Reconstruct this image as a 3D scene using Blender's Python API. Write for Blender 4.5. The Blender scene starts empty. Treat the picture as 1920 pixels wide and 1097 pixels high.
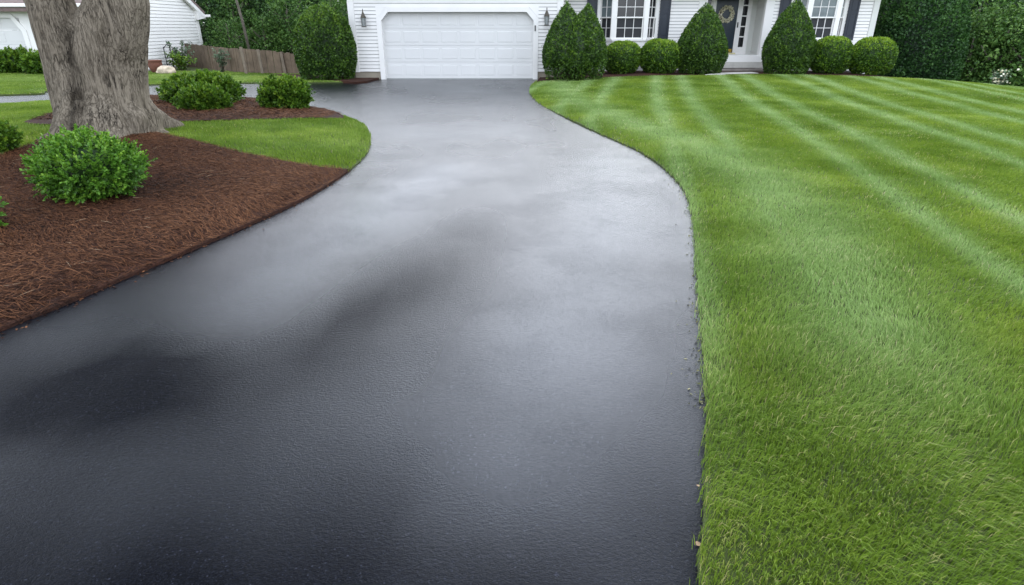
import bpy, bmesh, math, random
import numpy as np
from mathutils import Vector, Matrix, noise
from mathutils.geometry import delaunay_2d_cdt

random.seed(7)
RNG = np.random.default_rng(11)
S = bpy.context.scene
R = math.radians
PI = math.pi

# ------------------------------------------------------------------ camera
CAM_Z, PITCH, FPX = 1.7, R(24.0), 1118.0            # focal length in pixels of a 1920 wide frame
cam = bpy.data.cameras.new('camera')
cam.sensor_width = 36.0
cam.lens = 36.0 * FPX / 1920.0
cam.clip_start, cam.clip_end = 0.05, 1000.0
cam_ob = bpy.data.objects.new('camera', cam)
cam_ob.location = (0, 0, CAM_Z)
cam_ob.rotation_euler = (PI / 2 - PITCH, 0, 0)
S.collection.objects.link(cam_ob)
S.camera = cam_ob

# ------------------------------------------------------------------ sky, sun, exposure
SUN_EL, SUN_AZ = R(20), R(6)                        # azimuth clockwise from +Y: veiled sun beyond the house
W = bpy.data.worlds.new('World')
S.world = W
W.use_nodes = True
wn, wl = W.node_tree.nodes, W.node_tree.links
wn.clear()
sky = wn.new('ShaderNodeTexSky')
sky.sky_type = 'NISHITA'
sky.sun_disc = False
sky.sun_elevation, sky.sun_rotation = SUN_EL, SUN_AZ
sky.dust_density, sky.air_density, sky.ozone_density = 4.0, 1.0, 1.0
hsv = wn.new('ShaderNodeHueSaturation')
hsv.inputs['Saturation'].default_value = 0.5
tcw = wn.new('ShaderNodeTexCoord')
cl = wn.new('ShaderNodeTexNoise')                   # broken cloud cover: brighter and darker parts of the overcast
cl.inputs['Scale'].default_value = 2.3
cl.inputs['Detail'].default_value = 4
cl.inputs['Roughness'].default_value = 0.5
gam = wn.new('ShaderNodeGamma')                     # cloud spreads the light: a far flatter sky than a clear one
gam.inputs['Gamma'].default_value = 0.22
cr = wn.new('ShaderNodeMapRange')
cr.inputs['From Min'].default_value, cr.inputs['From Max'].default_value = 0.3, 0.7
cr.inputs['To Min'].default_value, cr.inputs['To Max'].default_value = 4.15, 6.4
mul = wn.new('ShaderNodeVectorMath')
mul.operation = 'SCALE'
bg = wn.new('ShaderNodeBackground')
bg.inputs['Strength'].default_value = 0.15
wo = wn.new('ShaderNodeOutputWorld')
wl.new(sky.outputs[0], hsv.inputs['Color'])
wl.new(tcw.outputs['Generated'], cl.inputs['Vector'])
wl.new(cl.outputs[0], cr.inputs['Value'])
wl.new(hsv.outputs[0], gam.inputs['Color'])
tint = wn.new('ShaderNodeVectorMath')                # cool grey-blue of a thick overcast
tint.operation = 'MULTIPLY'
tint.inputs[1].default_value = (0.925, 0.985, 1.09)
wl.new(gam.outputs[0], tint.inputs[0])
wl.new(tint.outputs[0], mul.inputs[0])
wl.new(cr.outputs[0], mul.inputs['Scale'])
wl.new(mul.outputs[0], bg.inputs['Color'])
wl.new(bg.outputs[0], wo.inputs['Surface'])
sun = bpy.data.lights.new('sun', 'SUN')
sun.energy, sun.angle, sun.color = 0.06, R(30), (1.0, 0.98, 0.96)
sun_ob = bpy.data.objects.new('sun', sun)
dirv = Vector((math.sin(SUN_AZ) * math.cos(SUN_EL), math.cos(SUN_AZ) * math.cos(SUN_EL), math.sin(SUN_EL)))
sun_ob.rotation_euler = dirv.to_track_quat('Z', 'Y').to_euler()
S.collection.objects.link(sun_ob)
S.view_settings.view_transform = 'Standard'
S.view_settings.look = 'None'
S.view_settings.exposure = 1.4
S.view_settings.gamma = 1.0

# ------------------------------------------------------------------ helpers
def ray(px, py):
    u, v = (px - 960) / FPX, (548.5 - py) / FPX
    return u, math.cos(PITCH) + v * math.sin(PITCH), -math.sin(PITCH) + v * math.cos(PITCH)

def at_z(px, py, z=0.0):
    u, a, b = ray(px, py)
    t = (z - CAM_Z) / b
    return u * t, a * t

def at_y(px, py, y):
    u, a, b = ray(px, py)
    t = y / a
    return u * t, CAM_Z + b * t

def tag(o, label=None, cat=None, group=None, kind=None):
    if label: o['label'] = label
    if cat: o['category'] = cat
    if group: o['group'] = group
    if kind: o['kind'] = kind
    return o

def empty(name, loc=(0, 0, 0), label=None, cat=None, group=None):
    o = bpy.data.objects.new(name, None)
    o.empty_display_size = 0.3
    o.location = loc
    S.collection.objects.link(o)
    return tag(o, label, cat, group)

def link(name, me, mat, parent=None, loc=None):
    o = bpy.data.objects.new(name, me)
    if mat is not None and not me.materials: me.materials.append(mat)
    S.collection.objects.link(o)
    if parent is not None: o.parent = parent
    if loc is not None: o.location = loc
    return o

def np_mesh(name, V, F, attrs=None, smooth=False):
    V = np.asarray(V, np.float32)
    F = np.asarray(F, np.int32)
    me = bpy.data.meshes.new(name)
    k = F.shape[1]
    me.vertices.add(len(V)); me.vertices.foreach_set('co', V.ravel())
    me.loops.add(F.size); me.loops.foreach_set('vertex_index', F.ravel())
    me.polygons.add(len(F))
    me.polygons.foreach_set('loop_start', np.arange(0, F.size, k, dtype=np.int32))
    me.polygons.foreach_set('loop_total', np.full(len(F), k, np.int32))
    if smooth: me.polygons.foreach_set('use_smooth', np.ones(len(F), bool))
    for n, a in (attrs or {}).items():
        at = me.attributes.new(n, 'FLOAT', 'POINT')
        at.data.foreach_set('value', np.asarray(a, np.float32))
    me.update(calc_edges=True)
    return me

class MB:
    """collects boxes, tubes and strips for ONE mesh object"""
    def __init__(s): s.v, s.f = [], []
    def add(s, vs, fs):
        b = len(s.v); s.v += [tuple(v) for v in vs]; s.f += [tuple(i + b for i in f) for f in fs]
    def box(s, x0, x1, y0, y1, z0, z1):
        s.add([(x0,y0,z0),(x1,y0,z0),(x1,y1,z0),(x0,y1,z0),(x0,y0,z1),(x1,y0,z1),(x1,y1,z1),(x0,y1,z1)],
              [(0,3,2,1),(4,5,6,7),(0,1,5,4),(1,2,6,5),(2,3,7,6),(3,0,4,7)])
    def prism(s, poly, y0, y1):                    # poly in x,z, counter-clockwise seen from -y
        n = len(poly)
        s.add([(x, y0, z) for x, z in poly] + [(x, y1, z) for x, z in poly],
              [tuple(range(n)), tuple(range(2*n-1, n-1, -1))] + [(i, i+n, (i+1) % n + n, (i+1) % n) for i in range(n)])
    def tube(s, pts, rads, n=8, caps=True):
        pts = [Vector(p) for p in pts]
        b = len(s.v); ref = None
        for i, p in enumerate(pts):
            d = (pts[min(i+1, len(pts)-1)] - pts[max(i-1, 0)]).normalized()
            a = d.cross(Vector((0, 1, 0)) if abs(d.y) < .9 else Vector((1, 0, 0))).normalized() if ref is None else (ref - d * ref.dot(d)).normalized()
            ref = a; c = d.cross(a)
            for k in range(n):
                t = 2 * PI * k / n
                s.v.append(tuple(p + (a * math.cos(t) + c * math.sin(t)) * rads[i]))
        for i in range(len(pts) - 1):
            for k in range(n):
                s.f.append((b+i*n+k, b+i*n+(k+1) % n, b+(i+1)*n+(k+1) % n, b+(i+1)*n+k))
        if caps:
            s.f.append(tuple(b + k for k in range(n-1, -1, -1)))
            s.f.append(tuple(b + (len(pts)-1)*n + k for k in range(n)))
    def lathe(s, prof, c=(0, 0, 0), n=16):
        b = len(s.v)
        for r, z in prof:
            for k in range(n):
                t = 2 * PI * k / n
                s.v.append((c[0] + r*math.cos(t), c[1] + r*math.sin(t), c[2] + z))
        for i in range(len(prof)-1):
            for k in range(n):
                s.f.append((b+i*n+k, b+i*n+(k+1) % n, b+(i+1)*n+(k+1) % n, b+(i+1)*n+k))
        s.f.append(tuple(b+k for k in range(n-1, -1, -1)))
        s.f.append(tuple(b+(len(prof)-1)*n+k for k in range(n)))
    def mesh(s, name, bevel=0.0, smooth=False, M=None):
        me = bpy.data.meshes.new(name)
        me.from_pydata(s.v, [], s.f)
        if M is not None: me.transform(M)
        if bevel:
            bm = bmesh.new(); bm.from_mesh(me)
            es = [e for e in bm.edges if len(e.link_faces) == 2 and e.calc_face_angle(0) > 0.6]
            bmesh.ops.bevel(bm, geom=es, offset=bevel, segments=2, affect='EDGES', profile=0.6)
            bm.to_mesh(me); bm.free()
        if smooth: me.polygons.foreach_set('use_smooth', np.ones(len(me.polygons), bool))
        me.update()
        return me
    def build(s, name, mat, parent=None, bevel=0.0, smooth=False, M=None):
        return link(name, s.mesh(name, bevel, smooth, M), mat, parent)

# ------------------------------------------------------------------ materials
def mat_new(name):
    m = bpy.data.materials.new(name)
    m.use_nodes = True
    nt = m.node_tree
    return m, nt, nt.nodes['Principled BSDF'], nt.nodes['Material Output']

def N(nt, typ, **kw):
    n = nt.nodes.new(typ)
    for k, v in kw.items():
        if k in n.inputs: n.inputs[k].default_value = v
        else: setattr(n, k, v)
    return n

def ramp(nt, stops, src):
    r = nt.nodes.new('ShaderNodeValToRGB')
    el = r.color_ramp.elements
    while len(el) < len(stops): el.new(0.5)
    for e, (p, c) in zip(el, stops):
        e.position = p
        e.color = (*c, 1) if len(c) == 3 else c
    nt.links.new(src, r.inputs[0])
    return r

def coords(nt, scale=(1, 1, 1)):
    t = nt.nodes.new('ShaderNodeTexCoord')
    mp = nt.nodes.new('ShaderNodeMapping')
    mp.inputs['Scale'].default_value = scale
    nt.links.new(t.outputs['Object'], mp.inputs['Vector'])
    return mp.outputs[0]

def noise_tex(nt, vec, scale, detail=4, rough=0.55, dist=0.0):
    n = N(nt, 'ShaderNodeTexNoise', Scale=scale, Detail=detail, Roughness=rough, Distortion=dist)
    nt.links.new(vec, n.inputs['Vector'])
    return n.outputs[0]

def bump(nt, h, strength, dist, prev=None):
    b = N(nt, 'ShaderNodeBump', Strength=strength, Distance=dist)
    nt.links.new(h, b.inputs['Height'])
    if prev is not None: nt.links.new(prev, b.inputs['Normal'])
    return b.outputs[0]

def simple(name, col, rough=0.5, var=0.06, vscale=3.0, spec=0.5, metal=0.0, bmp=0.0, bscale=60):
    m, nt, p, o = mat_new(name)
    v = coords(nt)
    n = noise_tex(nt, v, vscale, 5, 0.6)
    lo = tuple(c * (1 - var) for c in col); hi = tuple(min(1, c * (1 + var)) for c in col)
    r = ramp(nt, [(0.3, lo), (0.7, hi)], n)
    nt.links.new(r.outputs[0], p.inputs['Base Color'])
    p.inputs['Roughness'].default_value = rough
    p.inputs['Specular IOR Level'].default_value = spec
    p.inputs['Metallic'].default_value = metal
    if bmp: nt.links.new(bump(nt, noise_tex(nt, v, bscale, 3), bmp, 0.01), p.inputs['Normal'])
    return m

def leaf_mat(name, dark, mid, light, rough=0.5, trans=0.3, spec=0.35):
    m, nt, p, o = mat_new(name)
    a = N(nt, 'ShaderNodeAttribute', attribute_name='rnd')
    r = ramp(nt, [(0.0, dark), (0.5, mid), (1.0, light)], a.outputs['Fac'])
    nt.links.new(r.outputs[0], p.inputs['Base Color'])
    p.inputs['Roughness'].default_value = rough
    p.inputs['Specular IOR Level'].default_value = spec
    t = N(nt, 'ShaderNodeBsdfTranslucent')
    nt.links.new(r.outputs[0], t.inputs['Color'])
    mx = N(nt, 'ShaderNodeMixShader', Fac=trans)
    nt.links.new(p.outputs[0], mx.inputs[1]); nt.links.new(t.outputs[0], mx.inputs[2])
    nt.links.new(mx.outputs[0], o.inputs['Surface'])
    return m

M = {}
M['white'] = simple('white_paint', (0.84, 0.82, 0.795), 0.45, 0.03, 1.3)
M['door_white'] = simple('garage_door_paint', (0.68, 0.675, 0.665), 0.42, 0.02, 0.9)
M['grey_white'] = simple('grey_white_paint', (0.68, 0.68, 0.64), 0.5, 0.04, 1.0)  # greyer white for the entrance recess and one corner trim
M['sheath'] = simple('lap_shadow_backing', (0.16, 0.16, 0.165), 0.9, 0.1, 3)  # dark colour stands in for shadow in the gaps between boards
M['concrete'] = simple('concrete', (0.33, 0.29, 0.23), 0.85, 0.15, 6, bmp=0.3)
M['pale_concrete'] = simple('pale_concrete', (0.50, 0.48, 0.44), 0.85, 0.12, 5, bmp=0.3)
M['stone_step'] = simple('stone_step', (0.22, 0.19, 0.17), 0.85, 0.2, 5, bmp=0.4)
M['navy'] = simple('navy_paint', (0.012, 0.018, 0.032), 0.42, 0.1, 2)
M['door_navy'] = simple('door_navy_paint', (0.010, 0.022, 0.034), 0.35, 0.1, 2)
M['glass'] = simple('window_glass', (0.010, 0.011, 0.013), 0.06, 0.1, 1, spec=0.6)
M['glass_pale'] = simple('pale_window_glass', (0.13, 0.16, 0.165), 0.12, 0.25, 2.5, spec=0.6)  # paler than the other panes
M['screen'] = simple('insect_screen', (0.030, 0.031, 0.035), 0.6, 0.08, 2, spec=0.3)
M['brass'] = simple('brass', (0.55, 0.36, 0.07), 0.35, 0.1, 5, metal=0.8)
M['iron'] = simple('black_iron', (0.012, 0.012, 0.013), 0.45, 0.1, 9)
M['bronze'] = simple('aged_bronze', (0.07, 0.06, 0.045), 0.5, 0.2, 20, metal=0.4)
M['lampglass'] = simple('seeded_lamp_glass', (0.34, 0.36, 0.36), 0.15, 0.2, 25, spec=0.6)
M['roof'] = simple('roof_shingle', (0.16, 0.115, 0.105), 0.9, 0.25, 8, bmp=0.5, bscale=25)
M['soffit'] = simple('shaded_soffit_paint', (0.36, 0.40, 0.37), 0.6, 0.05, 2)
M['fence'] = simple('weathered_fence_board', (0.135, 0.096, 0.064), 0.85, 0.3, 4, bmp=0.4, bscale=30)
M['fence_light'] = simple('pale_fence_post', (0.18, 0.142, 0.105), 0.85, 0.2, 5, bmp=0.4, bscale=30)
M['terracotta'] = simple('terracotta', (0.16, 0.062, 0.04), 0.8, 0.2, 8, bmp=0.3)
M['boulder'] = simple('tan_boulder', (0.52, 0.43, 0.32), 0.9, 0.25, 7, bmp=0.6, bscale=20)
M['twig'] = simple('shrub_twig', (0.10, 0.075, 0.055), 0.85, 0.3, 12)
M['woodtrunk'] = simple('woodland_trunk_bark', (0.11, 0.095, 0.075), 0.9, 0.35, 6, bmp=0.8, bscale=14)
M['deadleaf'] = simple('dead_leaf', (0.36, 0.24, 0.14), 0.7, 0.25, 40)
M['wreath'] = simple('dried_flower', (0.55, 0.53, 0.42), 0.8, 0.35, 30)

M['yew'] = leaf_mat('clipped_yew_leaf', (0.018, 0.044, 0.008), (0.062, 0.138, 0.014), (0.17, 0.28, 0.026), trans=0.22)
M['yew_dark'] = leaf_mat('dark_hedge_leaf', (0.009, 0.028, 0.009), (0.030, 0.088, 0.018), (0.08, 0.18, 0.034), trans=0.18)
M['box'] = leaf_mat('clipped_box_leaf', (0.020, 0.055, 0.006), (0.085, 0.185, 0.012), (0.24, 0.36, 0.025), trans=0.25)
M['bright'] = leaf_mat('bright_shrub_leaf', (0.02, 0.06, 0.008), (0.105, 0.255, 0.022), (0.27, 0.45, 0.045), trans=0.3, spec=0.45)
M['island'] = leaf_mat('island_shrub_leaf', (0.020, 0.055, 0.008), (0.085, 0.185, 0.014), (0.25, 0.37, 0.03), trans=0.25)
M['wood1'] = leaf_mat('woodland_leaf', (0.013, 0.036, 0.012), (0.038, 0.094, 0.024), (0.10, 0.185, 0.045), trans=0.25, rough=0.6)
M['wood2'] = leaf_mat('light_woodland_leaf', (0.020, 0.055, 0.013), (0.064, 0.148, 0.024), (0.16, 0.27, 0.05), trans=0.25, rough=0.6)
M['maple'] = leaf_mat('shade_tree_leaf', (0.02, 0.06, 0.012), (0.05, 0.12, 0.02), (0.10, 0.20, 0.03), trans=0.35)
M['grey_leaf'] = leaf_mat('grey_green_leaf', (0.03, 0.06, 0.03), (0.10, 0.16, 0.09), (0.22, 0.30, 0.18), trans=0.25)
M['cream'] = leaf_mat('cream_flower', (0.4, 0.38, 0.2), (0.62, 0.58, 0.40), (0.8, 0.78, 0.66), trans=0.2)

def grass_mat(name):
    m, nt, p, o = mat_new(name)
    tone = N(nt, 'ShaderNodeAttribute', attribute_name='tone')
    rnd = N(nt, 'ShaderNodeAttribute', attribute_name='rnd')
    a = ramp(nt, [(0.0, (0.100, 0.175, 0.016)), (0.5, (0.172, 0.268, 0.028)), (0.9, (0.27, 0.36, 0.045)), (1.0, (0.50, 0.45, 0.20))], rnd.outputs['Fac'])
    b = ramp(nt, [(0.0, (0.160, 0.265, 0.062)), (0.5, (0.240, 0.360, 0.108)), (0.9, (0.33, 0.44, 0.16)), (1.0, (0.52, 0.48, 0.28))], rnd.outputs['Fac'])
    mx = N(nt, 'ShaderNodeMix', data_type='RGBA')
    nt.links.new(tone.outputs['Fac'], mx.inputs[0])  # stripe sheen mixed into the blade colour
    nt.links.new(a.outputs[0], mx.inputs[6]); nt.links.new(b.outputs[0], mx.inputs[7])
    nt.links.new(mx.outputs[2], p.inputs['Base Color'])
    p.inputs['Roughness'].default_value = 0.55
    p.inputs['Specular IOR Level'].default_value = 0.3
    t = N(nt, 'ShaderNodeBsdfTranslucent')
    nt.links.new(mx.outputs[2], t.inputs['Color'])
    ms = N(nt, 'ShaderNodeMixShader', Fac=0.3)
    nt.links.new(p.outputs[0], ms.inputs[1]); nt.links.new(t.outputs[0], ms.inputs[2])
    nt.links.new(ms.outputs[0], o.inputs['Surface'])
    return m
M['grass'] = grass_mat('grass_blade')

def thatch_mat():
    m, nt, p, o = mat_new('lawn_thatch')
    v = coords(nt)
    n = noise_tex(nt, v, 55, 5, 0.7)
    r = ramp(nt, [(0.3, (0.035, 0.040, 0.012)), (0.55, (0.065, 0.095, 0.018)), (0.8, (0.12, 0.12, 0.045))], n)
    nt.links.new(r.outputs[0], p.inputs['Base Color'])
    p.inputs['Roughness'].default_value = 0.95
    nt.links.new(bump(nt, n, 0.8, 0.02), p.inputs['Normal'])
    return m
M['thatch'] = thatch_mat()

def mulch_mat():
    m, nt, p, o = mat_new('bark_mulch')
    v = coords(nt, (1, 1, 1))
    big = noise_tex(nt, v, 1.2, 3, 0.5)
    st = noise_tex(nt, coords(nt, (10, 45, 30)), 1.0, 6, 0.7, 1.2)
    r = ramp(nt, [(0.32, (0.012, 0.006, 0.004)), (0.5, (0.046, 0.019, 0.012)), (0.72, (0.088, 0.037, 0.023))], st)
    r2 = ramp(nt, [(0.35, (0.75, 0.75, 0.75)), (0.65, (1.2, 1.12, 1.05))], big)
    mx = N(nt, 'ShaderNodeMix', data_type='RGBA', blend_type='MULTIPLY')
    mx.inputs[0].default_value = 1
    nt.links.new(r.outputs[0], mx.inputs[6]); nt.links.new(r2.outputs[0], mx.inputs[7])
    nt.links.new(mx.outputs[2], p.inputs['Base Color'])
    p.inputs['Roughness'].default_value = 0.9
    p.inputs['Specular IOR Level'].default_value = 0.2
    nt.links.new(bump(nt, st, 1.0, 0.03), p.inputs['Normal'])
    return m
M['mulch'] = mulch_mat()
M['chip'] = leaf_mat('mulch_fibre', (0.018, 0.008, 0.005), (0.092, 0.037, 0.0165), (0.190, 0.088, 0.042), rough=0.85, trans=0.0, spec=0.15)

def asphalt_mat():
    m, nt, p, o = mat_new('sealed_asphalt')
    v = coords(nt)
    grain = noise_tex(nt, v, 170, 3, 0.6)
    med = noise_tex(nt, coords(nt, (1, 1.5, 1)), 52, 5, 0.65, 0.3)
    vor = N(nt, 'ShaderNodeTexVoronoi', Scale=46.0, feature='DISTANCE_TO_EDGE')
    nt.links.new(coords(nt, (1, 1.3, 1)), vor.inputs['Vector'])
    crack = N(nt, 'ShaderNodeMapRange')
    crack.inputs['From Max'].default_value = 0.10
    nt.links.new(vor.outputs['Distance'], crack.inputs['Value'])
    # sealer finish: duller where it has worn along the wheel path
    du = N(nt, 'ShaderNodeAttribute', attribute_name='dull')
    mp = nt.nodes.new('ShaderNodeMapping')
    mp.inputs['Rotation'].default_value = (0, 0, R(-12))
    mp.inputs['Scale'].default_value = (.8, 0.3, 1)
    tc = nt.nodes.new('ShaderNodeTexCoord')
    nt.links.new(tc.outputs['Object'], mp.inputs['Vector'])
    seal = noise_tex(nt, mp.outputs[0], 1.0, 2, 0.4, 0.2)
    sa = N(nt, 'ShaderNodeMath', operation='MULTIPLY_ADD'); nt.links.new(seal, sa.inputs[0]); sa.inputs[1].default_value = .5; sa.inputs[2].default_value = -.25
    sb = N(nt, 'ShaderNodeMath', operation='ADD', use_clamp=True); nt.links.new(sa.outputs[0], sb.inputs[0]); nt.links.new(du.outputs['Fac'], sb.inputs[1])
    rr = N(nt, 'ShaderNodeMapRange')
    rr.inputs['To Min'].default_value, rr.inputs['To Max'].default_value = 0.17, 0.34
    nt.links.new(sb.outputs[0], rr.inputs['Value'])
    nt.links.new(rr.outputs[0], p.inputs['Roughness'])
    rs = N(nt, 'ShaderNodeMapRange')
    rs.inputs['To Min'].default_value, rs.inputs['To Max'].default_value = 1.0, 0.03
    nt.links.new(sb.outputs[0], rs.inputs['Value'])
    nt.links.new(rs.outputs[0], p.inputs['Specular IOR Level'])
    p.inputs['Specular Tint'].default_value = (0.86, 0.94, 1.08, 1)
    c = ramp(nt, [(0.3, (0.002, 0.0024, 0.0038)), (0.6, (0.0045, 0.0052, 0.008)), (0.82, (0.020, 0.021, 0.027))], grain)
    sv = N(nt, 'ShaderNodeTexVoronoi', Scale=190.0)                       # stone flecks showing through the sealer
    nt.links.new(v, sv.inputs['Vector'])
    sx = N(nt, 'ShaderNodeSeparateColor'); nt.links.new(sv.outputs['Color'], sx.inputs[0])
    sr = ramp(nt, [(0.0, (0.45, 0.45, 0.45)), (0.55, (0.9, 0.9, 0.9)), (0.9, (1.5, 1.5, 1.5)), (0.975, (2.2, 2.2, 2.15)), (1.0, (6.5, 6.2, 5.8))], sx.outputs[0])
    sm_ = N(nt, 'ShaderNodeMix', data_type='RGBA', blend_type='MULTIPLY'); sm_.inputs[0].default_value = 1
    nt.links.new(c.outputs[0], sm_.inputs[6]); nt.links.new(sr.outputs[0], sm_.inputs[7])
    nt.links.new(sm_.outputs[2], p.inputs['Base Color'])
    b1 = bump(nt, med, 0.42, 0.012)
    b2 = bump(nt, grain, 0.45, 0.004, b1)
    cg = N(nt, 'ShaderNodeMapRange'); cg.inputs['From Min'].default_value, cg.inputs['From Max'].default_value = .42, .62
    nt.links.new(noise_tex(nt, v, 1.3, 3, .6), cg.inputs['Value'])
    ck = N(nt, 'ShaderNodeMath', operation='MULTIPLY'); nt.links.new(crack.outputs[0], ck.inputs[0]); nt.links.new(cg.outputs[0], ck.inputs[1])
    b3 = bump(nt, ck.outputs[0], 0.3, 0.004, b2)
    pv = N(nt, 'ShaderNodeTexVoronoi', Scale=11.0, Randomness=1.0)      # scattered pits in the sealer
    nt.links.new(coords(nt, (1, 1.5, 1)), pv.inputs['Vector'])
    pg = noise_tex(nt, v, 2.5, 2, .5)
    ps = N(nt, 'ShaderNodeMath', operation='MULTIPLY'); nt.links.new(pg, ps.inputs[0]); ps.inputs[1].default_value = .10
    pm = N(nt, 'ShaderNodeMath', operation='DIVIDE'); nt.links.new(pv.outputs['Distance'], pm.inputs[0]); nt.links.new(ps.outputs[0], pm.inputs[1])
    pc = N(nt, 'ShaderNodeMath', operation='MINIMUM'); nt.links.new(pm.outputs[0], pc.inputs[0]); pc.inputs[1].default_value = 1
    b4 = bump(nt, pc.outputs[0], 0.7, 0.006, b3)
    nt.links.new(b4, p.inputs['Normal'])
    return m
M['asphalt'] = asphalt_mat()

def bark_mat():
    m, nt, p, o = mat_new('old_tree_bark')
    v = coords(nt)
    wob = N(nt, 'ShaderNodeTexNoise', Scale=2.2, Detail=3)
    nt.links.new(v, wob.inputs['Vector'])
    add = N(nt, 'ShaderNodeVectorMath', operation='MULTIPLY_ADD')
    nt.links.new(wob.outputs['Color'], add.inputs[0]); add.inputs[1].default_value = (.045, .045, .1); nt.links.new(v, add.inputs[2])
    def stretched(sc):
        mp = nt.nodes.new('ShaderNodeMapping'); mp.inputs['Scale'].default_value = sc
        nt.links.new(add.outputs[0], mp.inputs['Vector']); return mp.outputs[0]
    def ridge(sc, det, width):
        n = noise_tex(nt, stretched(sc), 1.0, det, 0.55)
        a = N(nt, 'ShaderNodeMath', operation='SUBTRACT'); nt.links.new(n, a.inputs[0]); a.inputs[1].default_value = .5
        b = N(nt, 'ShaderNodeMath', operation='ABSOLUTE'); nt.links.new(a.outputs[0], b.inputs[0])
        c = N(nt, 'ShaderNodeMapRange'); c.inputs['From Max'].default_value = width
        nt.links.new(b.outputs[0], c.inputs['Value']); return c.outputs[0]
    r1 = ridge((13, 13, .7), 3, .042)
    r2 = ridge((30, 30, 2.2), 3, .045)
    gate = noise_tex(nt, v, 4.5, 3, .5)
    gm = N(nt, 'ShaderNodeMapRange'); gm.inputs['From Min'].default_value, gm.inputs['From Max'].default_value = .38, .60
    nt.links.new(gate, gm.inputs['Value'])
    mxa = N(nt, 'ShaderNodeMath', operation='MAXIMUM'); nt.links.new(r1, mxa.inputs[0]); nt.links.new(gm.outputs[0], mxa.inputs[1])
    mn = N(nt, 'ShaderNodeMath', operation='MINIMUM'); nt.links.new(mxa.outputs[0], mn.inputs[0]); mn.inputs[1].default_value = 1
    r2b = N(nt, 'ShaderNodeMath', operation='MULTIPLY_ADD'); nt.links.new(r2, r2b.inputs[0]); r2b.inputs[1].default_value = .45; r2b.inputs[2].default_value = .55
    r1x = N(nt, 'ShaderNodeMath', operation='MULTIPLY'); nt.links.new(mn.outputs[0], r1x.inputs[0]); nt.links.new(r2b.outputs[0], r1x.inputs[1])
    fine = noise_tex(nt, stretched((75, 75, 16)), 1.0, 4, 0.7)
    blot = noise_tex(nt, v, 3.0, 4, 0.6)
    r = ramp(nt, [(0.0, (0.03, 0.026, 0.022)), (0.42, (0.150, 0.124, 0.094)), (1.0, (0.250, 0.212, 0.164))], r1x.outputs[0])
    q2 = ramp(nt, [(0.3, (0.80, 0.79, 0.77)), (0.6, (1.0, 1.0, 1.0)), (0.8, (1.1, 1.09, 1.06))], blot)
    q3 = ramp(nt, [(0.3, (0.68, 0.68, 0.68)), (0.6, (1.06, 1.06, 1.06))], fine)
    a = N(nt, 'ShaderNodeMix', data_type='RGBA', blend_type='MULTIPLY'); a.inputs[0].default_value = 1
    b = N(nt, 'ShaderNodeMix', data_type='RGBA', blend_type='MULTIPLY'); b.inputs[0].default_value = 1
    c = N(nt, 'ShaderNodeMix', data_type='RGBA', blend_type='MULTIPLY')
    nt.links.new(r.outputs[0], a.inputs[6]); nt.links.new(q2.outputs[0], a.inputs[7])
    nt.links.new(a.outputs[2], b.inputs[6]); nt.links.new(q3.outputs[0], b.inputs[7])
    st = N(nt, 'ShaderNodeAttribute', attribute_name='stain')
    nt.links.new(st.outputs['Fac'], c.inputs[0])
    nt.links.new(b.outputs[2], c.inputs[6]); c.inputs[7].default_value = (0.25, 0.24, 0.23, 1)
    nt.links.new(c.outputs[2], p.inputs['Base Color'])
    p.inputs['Roughness'].default_value = 0.92
    p.inputs['Specular IOR Level'].default_value = 0.15
    b1 = bump(nt, r1x.outputs[0], 1.0, 0.02)
    nt.links.new(bump(nt, fine, 0.6, 0.008, b1), p.inputs['Normal'])
    return m
M['bark'] = bark_mat()
M['soil'] = simple('woodland_soil', (0.035, 0.042, 0.016), 0.95, 0.5, 0.6, bmp=0.5, bscale=9)

# ------------------------------------------------------------------ land: outlines and heights
def smooth(t): t = np.clip(t, 0, 1); return t * t * (3 - 2 * t)

def densify(pts, step=0.12):
    """Catmull-Rom through the points"""
    P = [np.array(p, float) for p in pts]
    P = [2 * P[0] - P[1]] + P + [2 * P[-1] - P[-2]]
    out = []
    for i in range(1, len(P) - 2):
        n = max(2, int(np.linalg.norm(P[i+1] - P[i]) / step))
        for k in range(n):
            t = k / n
            out.append(0.5 * ((2*P[i]) + (-P[i-1]+P[i+1])*t + (2*P[i-1]-5*P[i]+4*P[i+1]-P[i+2])*t*t + (-P[i-1]+3*P[i]-3*P[i+1]+P[i+2])*t**3))
    out.append(P[-2])
    return [tuple(p) for p in out]

def pxl(lst, z=0.0): return [at_z(x, y, z) for x, y in lst]

_q = at_z(1310, 1097)
right_edge = [(_q[0] + .02, -7.0)] + densify([(_q[0] + .01, 0.2), (_q[0], .8)] + pxl([(1310,1097),(1315,1020),(1319,950),(1323,800),(1322,720),(1316,640),(1309,560),(1304,480),(1298,410),(1281,357),(1246,318),(1200,286),(1150,263),(1090,236),(1040,211),(1008,192),(994,175),(996,161),(1004,154)]))
island_edge = densify([(-16.5, 12.9)] + pxl([(0,203),(100,195),(200,190),(290,187),(420,188),(500,193),(560,202),(620,213),(652,222),(682,236),(694,256),(691,282),(676,303),(655,320),(610,351),(540,389),(450,430),(400,452),(330,482),(240,520),(130,568),(60,597),(0,621)]) + [(-3.6, 1.5), (-5.5, -1.5), (-8, -5)])
back_edge = densify([(-24, 15.5)] + pxl([(0,180),(100,172),(280,160.5),(440,157.5),(575,156.5),(630,156),(664,155)]))
GAR_Y = 22.5

def seg_dist(P, line):
    L = np.asarray(line); d = np.full(len(P), 1e9)
    for a, b in zip(L[:-1], L[1:]):
        ab = b - a; t = np.clip(((P - a) @ ab) / max(ab @ ab, 1e-9), 0, 1)
        d = np.minimum(d, np.hypot(*(P - a - t[:, None] * ab).T))
    return d

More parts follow.
